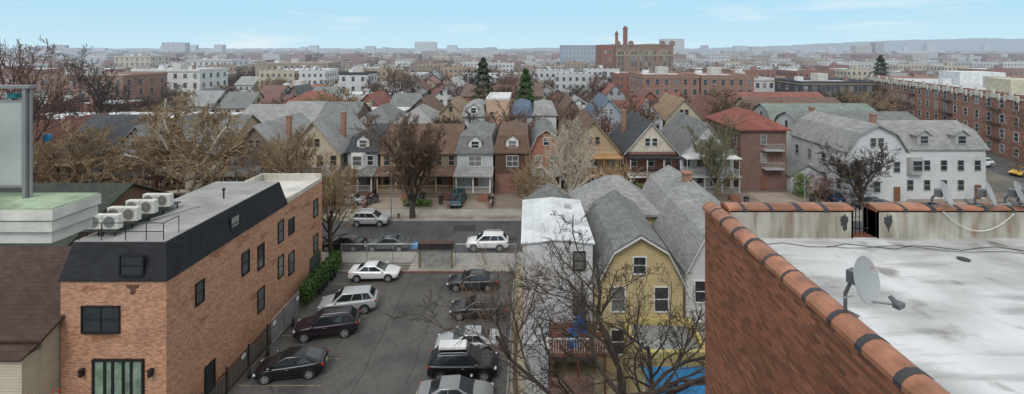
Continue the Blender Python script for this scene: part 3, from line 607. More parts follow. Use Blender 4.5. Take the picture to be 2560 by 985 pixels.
for i in range(12):
    x=-74-i*5.6-R.uniform(0,.3); y=99+((i*7)%3)*.6
    b=B(); b.box(-2.6,2.6,0,16,0,6.2); T=thing('row_house','low attached brick row house with white flat roof','house',(x,y,0),0,'attached row houses with white roofs'); part('wall',b,M('wall_rowhouse',(.30,.17,.12),kind='windows',bw=1.75,rh=3,mort=.45),T)
    b=B(); b.box(-2.4,2.4,.2,15.8,6.203,6.3); b.box(-2.6,2.6,0,.2,6.203,6.6);b.box(-.5,.1,8,9,6.3,7.1); b.box(1.2,1.5,4,4.3,6.3,7); part('roof',b,M('white_roof_coat',(.62,.63,.64),var=.15),T)
    FOOT.append((x-3,x+3,y-1,y+17))
# ---------------------------------------------------------------- apartment blocks
def wmat(n,c,bw=2.6,rh=3.1,mort=.8): return M('facade_'+n,c,kind='windows',bw=bw,rh=rh,mort=mort,var=.1,stain=.15)
def block(x,y,w,d,h,wm,label,floors,cols,side='L',scol=5,rz=0,fm=None,name='apartment_building',cap=None,extra=True,parapet=None):
    T=thing(name,label,'building',(x,y,0),rz); FOOT.append((x-2,x+w+2,y-3,y+d+2))
    b=B(); b.box(0,w,0,d,0,h); part('wall',b,wm,T)
    b=B(); b.box(.3,w-.3,.3,d-.3,h+.003,h+.06); part('roof',b,M('roof_silver_far',(.52,.53,.54),var=.15),T)
    b=B(); t=.3
    b.box(-.08,w+.08,-.08,t,h,h+.8);b.box(-.08,w+.08,d-t,d+.08,h,h+.8);b.box(-.08,t,t,d-t,h,h+.8);b.box(w-t,w+.08,t,d-t,h,h+.8); part('parapet',b,parapet or wm,T)
    b=B(); b.box(-.15,w+.15,-.15,-.081,h-.3,h-.05); b.box(-.15,-.081,-.15,d,h-.3,h-.05); part('cornice',b,cap or trimt,T)
    fh=h/floors
    for f in range(floors):
        z=fh*(f+.5)
        for c in range(cols): window(T,w*(c+.5)/cols,-.002,z,1.2,1.7,'F',fm or trimg)
        if side:
            for c in range(scol): window(T,-.002 if side=='L' else w+.002,d*(c+.5)/scol,z,1.2,1.7,side,fm or trimg)
    if extra:
        b=B(); b.box(w*.4,w*.4+3.5,d*.4,d*.4+4,h,h+3); part('stair_bulkhead',b,M('bulkhead',(.5,.47,.42)),T)
        b=B(); b.box(w*.75,w*.75+.9,d*.3,d*.3+.9,h,h+2.2); part('chimney',b,b_red,T)
        b=B(); b.box(w*.15,w*.15+2,d*.5,d*.5+2,h,h+1.8); part('vent_housing',b,M('bulkhead_white',(.65,.66,.66)),T)
    return T
block(38,150,18.5,22,13.2,b_rus,'red brown brick apartment block with fire escapes',4,6,'L',5)
block(57,150,17.5,22,13.0,b_rus,'red brick apartment block with pale trim',4,6,'L',5)
block(-163,146,33,18,13.2,b_rus,'long dark red brick apartment block',4,11,'R',4)
block(-150,172,26,16,14.0,M('white_render',(.68,.68,.66)),'white rendered four storey building',4,7,'R',4)
block(90,150,24,16,11,M('charcoal_brick',(.05,.055,.07)),'dark charcoal row building with balconies',3,8,'L',3)
block(70,166,20,12,11,w_white,'white attached row with grey mansard roofs',3,8,'L',3)
block(-157,262,42,18,14,b_tan,'long tan brick apartment block',4,13,'R',4)
block(-100,175,18,12,7,M('orange_brick_low',(.42,.16,.07)),'low orange brick commercial building',2,7,'R',3)
block(-79,190,12,12,12,M('modern_white',(.6,.6,.6)),'modern black and white house with flat roof',3,3,'R',3,cap=trimb,parapet=trimb)
block(-300,330,26,18,17,M('beige_render',(.55,.48,.36)),'beige rendered apartment building with flat roof',5,7,'R',3)
block(-225,300,30,18,15,w_white,'pale cream apartment building',4,8,'R',3)
def long_right():
    ang=-rad(16.7)
    T=block(97,89,28,72,12.4,brick('rust_red',(.36,.15,.095)),'long red brick apartment building with white ornaments and fire escapes',4,6,'L',18,rz=ang,cap=trimw,fm=trimw)
    for i in range(13):
        y=3+i*5.4
        b=B(); b.box(-.3,-.155,-1.3,1.3,11.9,12.8) ; b.box(-.32,-.16,-.5,.5,12.8,13.7); b.box(-.31,-.157,-2.1,-1.5,11.5,12.9); b.box(-.31,-.157,1.5,2.1,11.5,12.9); part('ornament',b,M('limestone',(.70,.66,.57)),T,(0,y,0))
    for i in range(4):
        y=8+i*17; b=B()
        for z in(3.4,6.5,9.6):
            b.box(-1.2,-.1,-1.8,1.8,z-.06,z); 
            b.box(-1.2,-1.16,-1.8,1.8,z+.85,z+.9)
            for k in range(10): b.box(-1.2,-1.17,-1.8+k*.4,-1.77+k*.4,z,z+.85)
            b.path([(-.9,-1.5,z),(-.9,1.2,z+3.1)],.05,4)
        part('fire_escape',b,blk,T,(0,y,0))
    b=B(); b.box(6,16,14,22,12.5,15.5); part('penthouse',b,M('yellow_render',(.50,.46,.34)),T)
    b=B(); b.box(10,20,40,50,12.5,16); part('penthouse',b,M('bulkhead_white',(.65,.66,.66)),T)
    for q in((84,60,112,112),(96,84,150,170)): FOOT.append((q[0],q[2],q[1],q[3]))
long_right()
def school():
    T=thing('school_building','large tan brick school with arched windows and tall chimneys','school',(0,260,0)); FOOT.append((40,86,255,292))
    tanb=M('school_brick',(.235,.14,.09),var=.12,stain=.2); red=M('school_red_brick',(.24,.085,.06),var=.12)
    b=B(); b.box(50,83,0,28,0,24.5); part('wall',b,tanb,T)
    b=B(); b.box(42.5,49.9,1,26,0,25.2); part('side_wing',b,red,T)
    b=B()
    for x in(50,57.5,75.5,81): b.ext([(x,24.5),(x,26.6),(x+.8,27.4),(x+2,27.4),(x+2.8,26.6),(x+2.8,24.5)],-.3,1,'Y')
    for x0,x1 in((50.2,83),): b.box(x0,x1,-.1,.5,24.5,25.3)
    part('parapet',b,tanb,T)
    for x,y,w,zt in((50.6,3,1.5,31.5),(56,6,2.2,34.5)):
        b=B(); b.box(x,x+w,y,y+w,20,zt); b.box(x-.2,x+w+.2,y-.2,y+w+.2,zt,zt+.6); b.box(x+.3,x+w-.3,y+.3,y+w-.3,zt+.6,zt+1.6); part('chimney',b,red,T)
    st=M('school_stone',(.45,.38,.28))
    b=B(); 
    for z in(9,18.9): b.box(49.95,83.05,-.15,-.003,z,z+.4)
    for x in(53,60.5,68.5,77): 
        n=10
        for i in range(n):
            a=math.pi*i/n;c=math.pi*(i+1)/n
            b.ext([(x+2.3*math.cos(a),19.5+2.3*math.sin(a)),(x+2.7*math.cos(a),19.5+2.7*math.sin(a)),(x+2.7*math.cos(c),19.5+2.7*math.sin(c)),(x+2.3*math.cos(c),19.5+2.3*math.sin(c))],-.2,-.004,'Y')
    part('stone_trim',b,st,T)
    for z in(3,7,11,14.2,17.4,20.2):
        for x in(52,54,59.5,61.5,64.5,67.5,69.5,72.5,76,78,81): window(T,x,-.002,z,1.3,2.2,'F',trimt)
    for z in(5,9,13,17,21):
        for x in(44.5,47): window(T,x,.998,z,1.1,2,'F',trimt)
school()
block(38,520,50,25,27,M('glassy_grey',(.30,.35,.42),var=.1),'grey blue modern office building',5,12,None,0,extra=False)
# ---------------------------------------------------------------- trees
def grow_tree(seed,H,trunk,r0,kids,ratio,ang,wob,trop,minr,first=.35,lean=(0,0),tap=.82,cr=.62):
    rr=random.Random(seed); tb=B(); cb=B(); ML=len(kids)
    def grow(p,d,L,r,lev):
        ns=[5,6,4,3,2,2][lev]; pts=[(p,d,r)]
        b=tb if lev<=1 else cb; n=[9,6,4,3,3,3][lev]
        for i in range(ns):
            w=wob*(.3 if lev==0 else 1)
            d=(d+Vector((rr.gauss(0,w),rr.gauss(0,w),rr.gauss(0,w)))+Vector((0,0,trop if lev>0 else .1))).normalized()
            q=p+d*(L/ns); r1=max(minr,r*.88 if lev==0 else r*(tap if ns>3 else .72))
            b.tube(p,q,r,r1,n); p=q; r=r1; pts.append((p,d,r))
        if lev>=ML: return
        K=kids[lev]
        for k in range(K):
            f=first if lev==0 else .2
            t=f+(1-f)*(k+rr.random())/K; x=t*ns; i=min(ns-1,int(x)); a,e=pts[i][0],pts[i+1][0]
            pos=a.lerp(e,x-i); dd=pts[i+1][1]; rl=pts[i+1][2]
            u=dd.orthogonal().normalized(); u=Matrix.Rotation(rr.uniform(0,6.283)if lev else 6.283*k*.382+rr.uniform(-.4,.4),3,dd)@u
            an=rad(ang[lev]+rr.uniform(-12,12)); nd=(dd*math.cos(an)+u*math.sin(an)).normalized()
            grow(pos,nd,L*ratio[lev]*rr.uniform(.75,1.15)*(1-.35*t if lev else 1),max(minr,rl*cr),lev+1)
    grow(Vector((0,0,-.1)),Vector((lean[0],lean[1],1)).normalized(),trunk,r0,0)
    return tb,cb
def bark(n,c): return M('bark_'+n,c,var=.3,scale=3,stain=.1)
bk_dk=bark('dark',(.065,.05,.042));bk_br=bark('brown',(.16,.11,.08));bk_tan=bark('tan',(.30,.215,.13));bk_wh=bark('white',(.48,.42,.34));bk_gr=bark('greenish',(.16,.15,.09));bk_rd=bark('reddish',(.17,.10,.08))
V={}
def variant(k,*a,**kw):
    t,c=grow_tree(*a,**kw); V[k]=(t.mesh('trunk',[bk_br]),c.mesh('crown',[bk_br]))
variant('wide',11,15,6,.62,[10,8,7,5,4],[1.25,.6,.55,.5,.5],[55,48,46,45,40],.2,.06,.025,first=.35,tap=.88,cr=.66)
variant('vase',12,14,6,.38,[18,10,7,6],[1.15,.5,.5,.5],[26,30,33,33],.08,.07,.024,first=.15)
variant('round',13,11,4.5,.32,[9,8,6,6],[1.0,.6,.55,.5],[48,45,45,45],.14,.08,.024,first=.3,tap=.85)
variant('small',14,8,3,.2,[8,7,6,4],[.95,.6,.55,.5],[50,45,45,45],.14,.06,.02,first=.3)
variant('tallfar',15,18,9,.42,[12,7,6,4],[.65,.6,.55,.5],[45,45,45,45],.12,.08,.045,first=.35)
variant('roundfar',16,12,5,.35,[10,8,6,3],[1,.6,.55,.5],[50,45,45,45],.13,.07,.045,first=.35)
variant('widefar',17,12,5,.4,[10,8,6,4],[1.25,.6,.55,.5],[60,50,45,45],.15,.05,.045,first=.35)
variant('tall',18,18,9,.4,[12,7,6,4],[.75,.6,.55,.5],[40,45,45,45],.12,.10,.026,first=.3)
def tree(k,x,y,s=1,sz=None,m=bk_br,m2=None,rz=0,label='bare deciduous tree with brown twigs',group=None):
    T=thing('bare_tree',label,'tree',(x,y,0),rz,group); T.scale=(s,s,sz or s)
    for nm,me,mm in(('trunk',V[k][0],m),('crown',V[k][1],m2 or m)):
        o=put(nm,me,T); o.material_slots[0].link='OBJECT'; o.material_slots[0].material=mm
    return T
tree('wide',-45,61,1.25,1.2,m=bk_wh,m2=bk_tan,label='wide spreading sycamore with tan bare branches by the kerb')
tree('wide',-62,63,.9,.9,m=bk_br,m2=bk_tan,rz=2,label='bare tan branched street tree')
tree('vase',-15.1,59.5,1.1,1.08,m=bk_dk,m2=bk_br,label='vase shaped bare elm with dark trunk at the kerb')
tree('round',-20.9,48.3,.8,1.0,m=bk_dk,m2=bk_tan,rz=1,label='bare street tree with tan twigs beside brick building')
tree('wide',5.4,60,.62,.95,m=bk_wh,m2=bk_wh,rz=4,label='pale barked bare sycamore across the street')
tree('round',.0,59.6,.75,.85,m=bk_wh,m2=bk_tan,rz=3,label='pale bare street tree beside pavement')
tree('round',27.6,66,1.0,1.3,m=bk_gr,m2=bk_gr,rz=2,label='bare tree with greenish bark before white house')
tree('round',46,62.5,1.2,.98,m=bk_dk,m2=bk_dk,rz=1,label='dark spreading bare tree before white house')
tree('tall',73,64,.85,.9,m=bk_br,m2=bk_br,rz=1,label='bare tree with brown branches at street corner')
tree('wide',71,56,.6,.85,m=bk_br,m2=bk_br,rz=5,label='bare tree beside the cross street')
tree('tall',-90,96,1.25,1.32,m=bk_dk,m2=bk_dk,rz=3,label='tall dark bare tree above the roofs')
tree('tall',-69.5,62,1.2,1.62,m=bk_dk,m2=bk_rd,rz=2,label='very tall bare tree rising above the skyline')
tree('round',-70,64,1.1,1.0,m=bk_rd,m2=bk_rd,rz=2,label='reddish twigged bare tree before houses')
tree('round',-64,58,.8,.85,m=bk_rd,m2=bk_rd,rz=4,label='reddish twigged bare tree before houses')
tree('round',-53,65,1.0,.95,m=bk_rd,m2=bk_rd,rz=1.4,label='reddish twigged bare tree before houses')
tree('wide',-31.5,61,.72,.85,m=bk_br,m2=bk_tan,rz=5,label='tan twigged bare tree at the kerb')
tree('round',-37,66,1.0,1.0,m=bk_br,m2=bk_tan,rz=.5,label='brown bare tree in a front yard')
tree('small',-26,64,1.1,1.15,m=bk_br,m2=bk_tan,rz=2,label='small bare tree in front yard')
tree('small',17,63,.9,.95,m=bk_br,m2=bk_tan,rz=1,label='small bare tree by the pavement')
tree('small',12.3,61.5,1.1,1.3,m=bk_wh,m2=bk_tan,rz=3,label='small pale bare tree by the pavement')
tree('small',41,64,.9,.9,m=bk_rd,m2=bk_rd,rz=1,label='small bare tree by the driveway')
t,c=grow_tree(31,15,6.6,.38,[8,6,6,5,4],[1.3,.62,.55,.5,.5],[46,42,45,45,40],.22,.05,.012,first=.72,tap=.87,cr=.68)
T=thing('bare_tree','dark leafless tree with crooked branches behind yellow house','tree',(4.1,22,0)); T.scale=(1.0,.75,.80); part('trunk',t,bk_dk,T); part('crown',c,bk_dk,T)
t,c=grow_tree(36,12,6.6,.2,[8,6,5,5],[1.0,.6,.55,.5],[42,45,45,45],.18,.04,.010,first=.5)
T=thing('bare_tree','slender leafless tree with fine twigs beside the fence','tree',(-.6,27,0)); T.scale=(.9,.9,.85); part('trunk',t,bk_br,T); part('crown',c,bk_br,T)
t,c=grow_tree(37,12,7.2,.2,[7,6,5,4],[.8,.6,.55,.5],[40,45,45,45],.18,.05,.010,first=.55)
T=thing('bare_tree','leafless tree with thin branches behind the extension','tree',(6.9,24.3,0)); T.scale=(.9,.9,.88); part('trunk',t,bk_dk,T); part('crown',c,bk_dk,T)
def evergreen(x,y,H,w,col,label):
    T=thing('evergreen_tree',label,'tree',(x,y,0)); t=B(); t.tube((0,0,0),(0,0,H*.97),.28,.04,8); part('trunk',t,bk_br,T)
    c=B(); rr=random.Random(int(H*10))
    for i in range(9500):
        f=rr.random()**.7; z=H*(.10+.90*f); rm_=w*(1-f)**.62*(.72+.28*math.sin(z*3.5))+.12; a=rr.uniform(0,6.283); r=rm_*rr.uniform(.3,1)**.6*(1+.22*math.sin(3*a+z))
        p=Vector((r*math.cos(a),r*math.sin(a),z-.25*r)); s=rr.uniform(.2,.45)
        u=Vector((rr.gauss(0,1),rr.gauss(0,1),rr.gauss(0,.5))).normalized()*s; v=Vector((math.cos(a),math.sin(a),-.5))*s
        c.poly([p-u*.5,p+u*.5,p+v])
    part('crown',c,M('needles_'+label[:6].strip(),col,var=.5,scale=1.2),T)
evergreen(-12.8,130,20,5.6,(.05,.065,.035),'dark green conifer among bare trees')
evergreen(-.6,127,17,4.4,(.05,.10,.03),'bright green conifer among bare trees')
evergreen(155,200,20,6,(.04,.06,.035),'dark conifer behind brick apartments'); FOOT.append((-18,5,112,133))
def leafy(name,x0,x1,y0,y1,z0,z1,n,label,cat,col=(.07,.15,.03),s0=.12):
    b=B(); rr=random.Random(n)
    for i in range(n):
        p=Vector((rr.uniform(x0,x1),rr.uniform(y0,y1),z0+(z1-z0)*rr.random()**.7)); p+=Vector((rr.gauss(0,.1),rr.gauss(0,.1),rr.gauss(0,.12)))
        u=Vector((rr.gauss(0,1),rr.gauss(0,1),rr.gauss(0,1))).normalized()*s0; v=u.orthogonal().normalized()*s0; b.poly([p-u,p+v*.6,p+u,p-v*.6])
    return single(name,b,M(name+'_leaf',col,var=.45,scale=2),label,cat)
leafy('hedge',-19.7,-18.9,39.0,46.2,.1,1.7,4200,'green ivy covered fence along the parking lot','hedge',(.06,.115,.03))
leafy('bush',15.5,18.5,64.5,66.5,.1,2.6,1500,'rounded green bush in front of gabled house','bush',(.09,.16,.03),.16)
leafy('bush',-66,-62,62.8,64,.1,1.9,900,'dark green shrub in front yard','bush',(.06,.10,.03),.16)
leafy('bush',-17.5,-13.5,63.5,64.5,.1,.9,700,'low shrub beside front steps','bush',(.08,.11,.03),.12)
leafy('bush',40,42,67,69,.1,3.4,900,'dark conical evergreen shrub by the garage','bush',(.035,.06,.03),.14)
# ---------------------------------------------------------------- fences
def wirefence(x0,y0,x1,y1,h,label,post=2.4):
    T=thing('chain_link_fence',label,'fence',(x0,y0,0),math.atan2(y1-y0,x1-x0)); L=math.hypot(x1-x0,y1-y0)
    n=max(1,int(L/post))
    for i in range(n+1): q=B(); q.tube((0,0,0),(0,0,h),.035,n=6,cap=True); part('post',q,metalg,T,(L*i/n,0,0))
    q=B(); q.tube((0,0,h-.03),(L,0,h-.03),.025,n=5); q.tube((0,0,.1),(L,0,.1),.015,n=4); part('rail',q,metalg,T)
    q=B(); s=.16; k=int((L+h)/s)
    for i in range(k):
        a=i*s-h
        for sg in(1,-1):
            xa,za,xb,zb=(a,0.1,a+h,h) if sg>0 else (a+h,.1,a,h)
            def cl(xa,za,xb,zb):
                if xb<xa: xa,za,xb,zb=xb,zb,xa,za
                if xb<=0 or xa>=L: return None
                m=(zb-za)/(xb-xa)
                if xa<0: za-=m*xa; xa=0
                if xb>L: zb-=m*(xb-L); xb=L
                return xa,za,xb,zb
            c=cl(xa,za,xb,zb)
            if c: q.tube((c[0],0,c[1]),(c[2],0,c[3]),.005,n=3)
    part('mesh',q,metalg,T)
wirefence(-19.1,46.55,-11.2,46.55,2.2,'chain link fence between parking lot and pavement')
wirefence(-7.4,46.55,-1.2,46.55,2.2,'chain link fence between parking lot and pavement')
wirefence(-1.25,20,-1.25,46.5,1.9,'chain link fence along the parking lot edge')
wirefence(-19.15,34,-19.15,38,1.9,'chain link fence beside the brick building')
def iron_fence():
    T=thing('iron_fence','black iron railing along the alley by brick building','fence',(-19.25,20,0)); b=B()
    for i in range(140): b.box(-.012,.012,i*.13,i*.13+.02,0,1.6)
    for z in(.15,1.5): b.box(-.02,.02,0,18.2,z,z+.04)
    part('bars',b,blk,T)
    for i in range(9): q=B(); q.box(-.04,.04,-.04,.04,0,1.75); part('post',q,blk,T,(0,i*2.27,0))
iron_fence()
def shutter_gate():
    T=thing('shutter_gate','weathered rolling metal shutter gate with black box housing','gate',(-9.3,45.9,0))
    b=B()
    for i in range(22): b.box(-1.5,1.5,-.03+.02*(i%2),.03,.05+i*.09,.05+i*.09+.085)
    part('shutter',b,M('shutter_steel',(.30,.295,.28),rough=.5,var=.3,scale=2),T)
    b=B(); b.box(-1.75,1.75,-.3,.35,2.05,2.6); part('housing',b,M('housing_black',(.03,.027,.027),var=.4),T)
    b=B(); b.box(-1.76,1.76,-.31,.36,2.6,2.63); part('rusty_cap',b,M('rust',(.09,.055,.04)),T)
    for x in(-1.62,1.62): q=B(); q.box(-.1,.1,-.1,.1,0,2.05); part('post',q,M('post_yellow_grey',(.20,.18,.12)),T,(x,0,0))
shutter_gate()
g=B(); g.box(-5,5.2,-.08,.08,0,.12); single('kerb_stop',g,M('red_kerb_paint',(.20,.085,.07),var=.3,scale=3),'low red painted kerb at the lot entrance','kerb',(-11,45.0,0))
def tyre_pile(x,y,z,rz):
    b=B(); n=18
    for i in range(n):
        for j in range(8):
            def P(i,j): 
                a=2*math.pi*i/n;c=2*math.pi*j/8; r=.25+.1*math.cos(c); return (r*math.cos(a),.1*math.sin(c),r*math.sin(a)+.33)
            b.poly([P(i,j),P(i+1,j),P(i+1,j+1),P(i,j+1)])
    single('old_tyre',b,M('tyre_rubber',(.022,.022,.022),rough=.8,stain=0),'discarded black tyre leaning on the lot fence','tyre',(x,y,z),rz,'tyres leaning on the fence',True)
for i,y in enumerate((41.2,41.7,42.3,43.6,44.2,36.3,30.6,32.8)): tyre_pile(-18.75,y,0,rad(80+i*7))
for i,(t,y) in enumerate((('12',24.9),('10',30.5),('8',34.2),('6',37.6),('4',41.5))):
    T=thing('parking_number_plate','small white numbered parking plate on the fence','sign',(-19.05,y,1.5),math.pi/2,'numbered parking plates'); b=B(); b.box(-.18,.18,-.01,.01,-.13,.13); part('plate',b,trimw,T); textobj(t,T,(0,-.013,-.08),.22,blk)
# ---------------------------------------------------------------- cars
rubber=M('tyre_rubber',(.022,.022,.022),rough=.8,stain=0); rimm=M('wheel_rim',(.42,.43,.44),rough=.3,metal=.6,stain=0); cglass=M('car_glass',(.02,.024,.028),rough=.06,stain=0,spec=.8,var=.02)
lampw=M('headlamp',(.6,.62,.65),rough=.1,stain=0,spec=.8); lampr=M('tail_lamp',(.38,.02,.015),rough=.15,stain=0); dark=M('car_dark_plastic',(.02,.02,.02),rough=.6,stain=0)
TY={
'sedan':dict(L=4.8,W=1.84,H=1.45,st=[(-1,.78,.80,.40),(-.965,.97,.88,.30),(-.85,1.02,.97,.22),(-.6,1.0,1,.2),(-.1,.95,1,.2),(.35,.95,1,.2),(.52,.93,1,.2),(.75,.85,.98,.2),(.92,.74,.9,.24),(1,.60,.72,.34)],cab=(-1.75,1.25,-.85,.15)),
'suv':dict(L=4.7,W=1.9,H=1.72,st=[(-1,.95,.84,.42),(-.97,1.12,.92,.32),(-.85,1.14,.98,.26),(-.6,1.12,1,.26),(-.1,1.08,1,.26),(.35,1.08,1,.26),(.5,1.07,1,.26),(.75,1.02,.98,.26),(.93,.92,.92,.28),(1,.72,.76,.38)],cab=(-2.25,1.3,-1.7,.4)),
'hatch':dict(L=4.48,W=1.76,H=1.5,st=[(-1,.85,.82,.40),(-.96,1.02,.9,.30),(-.85,1.05,.97,.22),(-.6,1.02,1,.2),(-.1,.96,1,.2),(.35,.94,1,.2),(.55,.92,1,.2),(.78,.82,.97,.2),(.93,.70,.88,.24),(1,.56,.7,.34)],cab=(-2.15,1.5,-.85,.2)),
'van':dict(L=4.95,W=1.95,H=1.76,st=[(-1,.95,.86,.42),(-.98,1.05,.93,.32),(-.85,1.06,.98,.24),(-.6,1.04,1,.22),(-.1,1.0,1,.22),(.35,1.0,1,.22),(.6,.99,1,.22),(.8,.9,.97,.22),(.94,.76,.9,.26),(1,.6,.76,.36)],cab=(-2.4,1.7,-2.15,.75))}
def car(kind,x,y,rz,pm,label,rails=False,box=False,grp='cars in the parking lot',name='parked_car',cat='car',top=None):
    t=TY[kind]; L,W,H=t['L'],t['W'],t['H']; hw=W/2
    T=thing(name,label,cat,(x,y,.01),rad(rz),grp)
    b=B(); rings=[]
    for fx,zt,fw,zb in t['st']:
        X=fx*L/2; w=hw*fw; hp=[(0,zb),(.8*w,zb),(w*.98,zb+.1),(w,zt*.55),(w*.985,zt-.14),(w*.93,zt-.03),(w*.72,zt+.01),(0,zt+.035)]
        ring=[(X,yy,z) for yy,z in hp]+[(X,-yy,z) for yy,z in hp[-2:0:-1]]; k=len(b.v); b.v+=ring; rings.append(range(k,k+len(ring)))
    n=14
    for r0,r1 in zip(rings,rings[1:]):
        for i in range(n): j=(i+1)%n; b.f.append((r0[i],r1[i],r1[j],r0[j])); b.m.append(0)
    b.f.append(tuple(rings[0])); b.f.append(tuple(reversed(rings[-1]))); b.m+=[0,0]
    o=part('body',b,pm,T,smooth=True); s=o.modifiers.new('s','SUBSURF'); s.levels=2; s.render_levels=2
    xr0,xf0,xr1,xf1=t['cab']; zb=t['st'][4][1]-.04; zt=H-.02; w0=hw*.93; w1=hw*.68
    bot=[(xr0,-w0*.9,zb+.02),(xf0,-w0*.88,zb-.04),(xf0,w0*.88,zb-.04),(xr0,w0*.9,zb+.02)]; topp=[(xr1,-w1*.95,zt-.03),(xf1,-w1,zt),(xf1,w1,zt),(xr1,w1*.95,zt-.03)]
    xm=(xf1+xr1)/2
    c=B()
    c.v=[*bot,*topp]; c.f=[(0,1,5,4),(1,2,6,5),(2,3,7,6),(3,0,4,7),(4,5,6,7),(0,3,2,1)]; c.m=[0]*6
    o=part('cabin',c,top or pm,T,smooth=True); bv=o.modifiers.new('b','BEVEL'); bv.width=.10; bv.segments=3
    def panel(nm,p00,p10,p11,p01,u0,u1,v0,v1,mt):
        p00,p10,p11,p01=map(Vector,(p00,p10,p11,p01)); nrm=(p10-p00).cross(p01-p00).normalized()
        def P(u,v): return p00.lerp(p10,u).lerp(p01.lerp(p11,u),v)+nrm*.012
        q=B()
        q.poly([P(u0,v0),P(u1,v0),P(u1,v1),P(u0,v1)]); return part(nm,q,mt,T)
    B0,B1,B2,B3=bot; T0,T1,T2,T3=topp
    panel('windscreen',B1,B2,T2,T1,.05,.95,.08,.90,cglass)
    panel('rear_window',B3,B0,T0,T3,.09,.91,.28 if kind in('suv','van') else .12,.88,cglass)
    for s_,(a,bb,cc,dd) in((1,(B0,B1,T1,T0)),(-1,(B2,B3,T3,T2))):
        fr=[(.14,.44),(.47,.90)] if kind in('sedan','hatch') else [(.06,.26),(.285,.55),(.575,.92)]
        for u0,u1 in fr:
            if s_<0: u0,u1=1-u1,1-u0
            panel('side_window',a,bb,cc,dd,u0,u1,.16,.86,cglass)
    wr=.34 if kind in('sedan','hatch') else .37
    for sx in(-.6,.62):
        for sy in(-1,1):
            X=sx*L/2
            q=B(); q.tube((X,sy*(hw-.16),wr+.02),(X,sy*(hw+.006),wr+.02),wr+.07,n=20,cap=True); part('wheel_arch',q,dark,T)
            q=B(); q.tube((0,-.11,0),(0,.11,0),wr,n=22,cap=True); wh=part('tyre',q,rubber,T,(X,sy*(hw-.09),wr-.0))
            q=B(); q.tube((0,sy*.1,0),(0,sy*.122,0),wr*.30,n=10,cap=True)
            for k in range(5):
                a=2*math.pi*k/5; d=Vector((math.cos(a),0,math.sin(a))); e=Vector((-math.sin(a),0,math.cos(a)))
                y0=Vector((0,sy*.118,0)); q.poly([y0-e*.045,y0+d*wr*.68-e*.07,y0+d*wr*.68+e*.07,y0+e*.045])
            for k in range(20):
                a=2*math.pi*k/20;e=2*math.pi*(k+1)/20; r0,r1=wr*.6,wr*.7
                q.poly([(r0*math.cos(a),sy*.117,r0*math.sin(a)),(r1*math.cos(a),sy*.117,r1*math.sin(a)),(r1*math.cos(e),sy*.117,r1*math.sin(e)),(r0*math.cos(e),sy*.117,r0*math.sin(e))])
            part('rim',q,rimm,wh)
    zf=t['st'][-2][1]-.12; zr=t['st'][1][1]-.16
    for sy in(-1,1):
        q=B(); q.box(-.14,.06,-.17,.17,-.07,.07); o=part('headlight',q,lampw,T,(L/2-.16,sy*hw*.68,zf),-sy*.35)
        o.modifiers.new('b','BEVEL').width=.03
        q=B(); q.box(-.05,.12,-.17,.17,-.08,.08); o=part('tail_light',q,lampr,T,(-L/2+.08,sy*hw*.72,zr),sy*.3); o.modifiers.new('b','BEVEL').width=.03
        q=B(); q.box(-.09,.09,-.11,.11,-.07,.07); o=part('wing_mirror',q,pm,T,(xf0-.35,sy*(hw+.05),zb+.13)); o.modifiers.new('b','BEVEL').width=.04
        q=B(); q.box(-L*.2,L*.22,-.006,.006,-.03,.03); part('sill_trim',q,dark,T,(0,sy*(hw+.0),.32))
        q=B(); q.box(-.09,.09,-.01,.01,-.012,.012); part('door_handle',q,dark if pm.name.endswith('white') else rimm,T,(.05,sy*(hw-.005),zb-.12))
    q=B(); q.box(-.03,.02,-.5,.5,-.09,.09); part('grille',q,dark,T,(L/2-.03,0,t['st'][-1][1]-.14))
    q=B(); q.box(-.02,.02,-.17,.17,-.08,.08); part('licence_plate',q,M('plate_pale',(.6,.55,.3)),T,(-L/2-.0,0,.68)); 
    if rails:
        for sy in(-1,1): q=B(); q.path([(xr1+.15,sy*w1*.9,zt),(xr1+.3,sy*w1*.9,zt+.07),(xf1-.3,sy*w1*.9,zt+.07),(xf1-.1,sy*w1*.9,zt)],.022,6); part('roof_rail',q,rimm,T)
    if box:
        q=B(); q.box(-1.0,.9,-.4,.4,0,.32); o=part('roof_box',q,M('roof_box_white',(.7,.7,.7),rough=.35,stain=0),T,(xm,0,zt+.08)); bv=o.modifiers.new('b','BEVEL'); bv.width=.13; bv.segments=4
    return T
pb=paint('black',(.010,.010,.013));pw_=paint('white',(.72,.73,.74));ps=paint('silver',(.38,.39,.40));pg=paint('grey',(.09,.10,.11));pdg=paint('dark_grey',(.035,.037,.042));pt_=paint('teal',(.02,.06,.08));pym=paint('yellow',(.75,.45,.03));ppl=paint('plum',(.022,.014,.022))
car('hatch',-16.1,31.0,190,pb,'black hatchback parked beside the fence',)
car('suv',-15.6,35.4,192,ppl,'dark plum black crossover with silver wheels',rails=True)
car('suv',-15.2,38.6,190,ps,'silver crossover parked by the fence')
car('sedan',-14.8,44.0,2,pw_,'white sedan parked sideways near the gate')
car('sedan',-5.1,42.3,180,pdg,'dark grey sedan in the parking lot')
car('sedan',-4.1,37.9,180,pdg,'dark grey sedan with silver wheels in the lot')
car('sedan',-4.4,33.5,182,ps,'silver sedan parked in the lot')
car('suv',-4.4,31.0,2,pb,'black crossover with white roof box',rails=True,box=True)
car('sedan',-4.5,28.3,2,paint('mid_grey',(.22,.225,.23)),'grey sedan parked in the lot')
G2='cars parked along the kerb'
car('sedan',-20.5,50.5,180,pb,'black sedan parked at the kerb',grp=G2); car('sedan',-15.5,50.45,180,pg,'grey sedan parked at the kerb',grp=G2); car('suv',-4.5,50.6,180,pw_,'white crossover with roof bars at the kerb',rails=True,grp=G2)
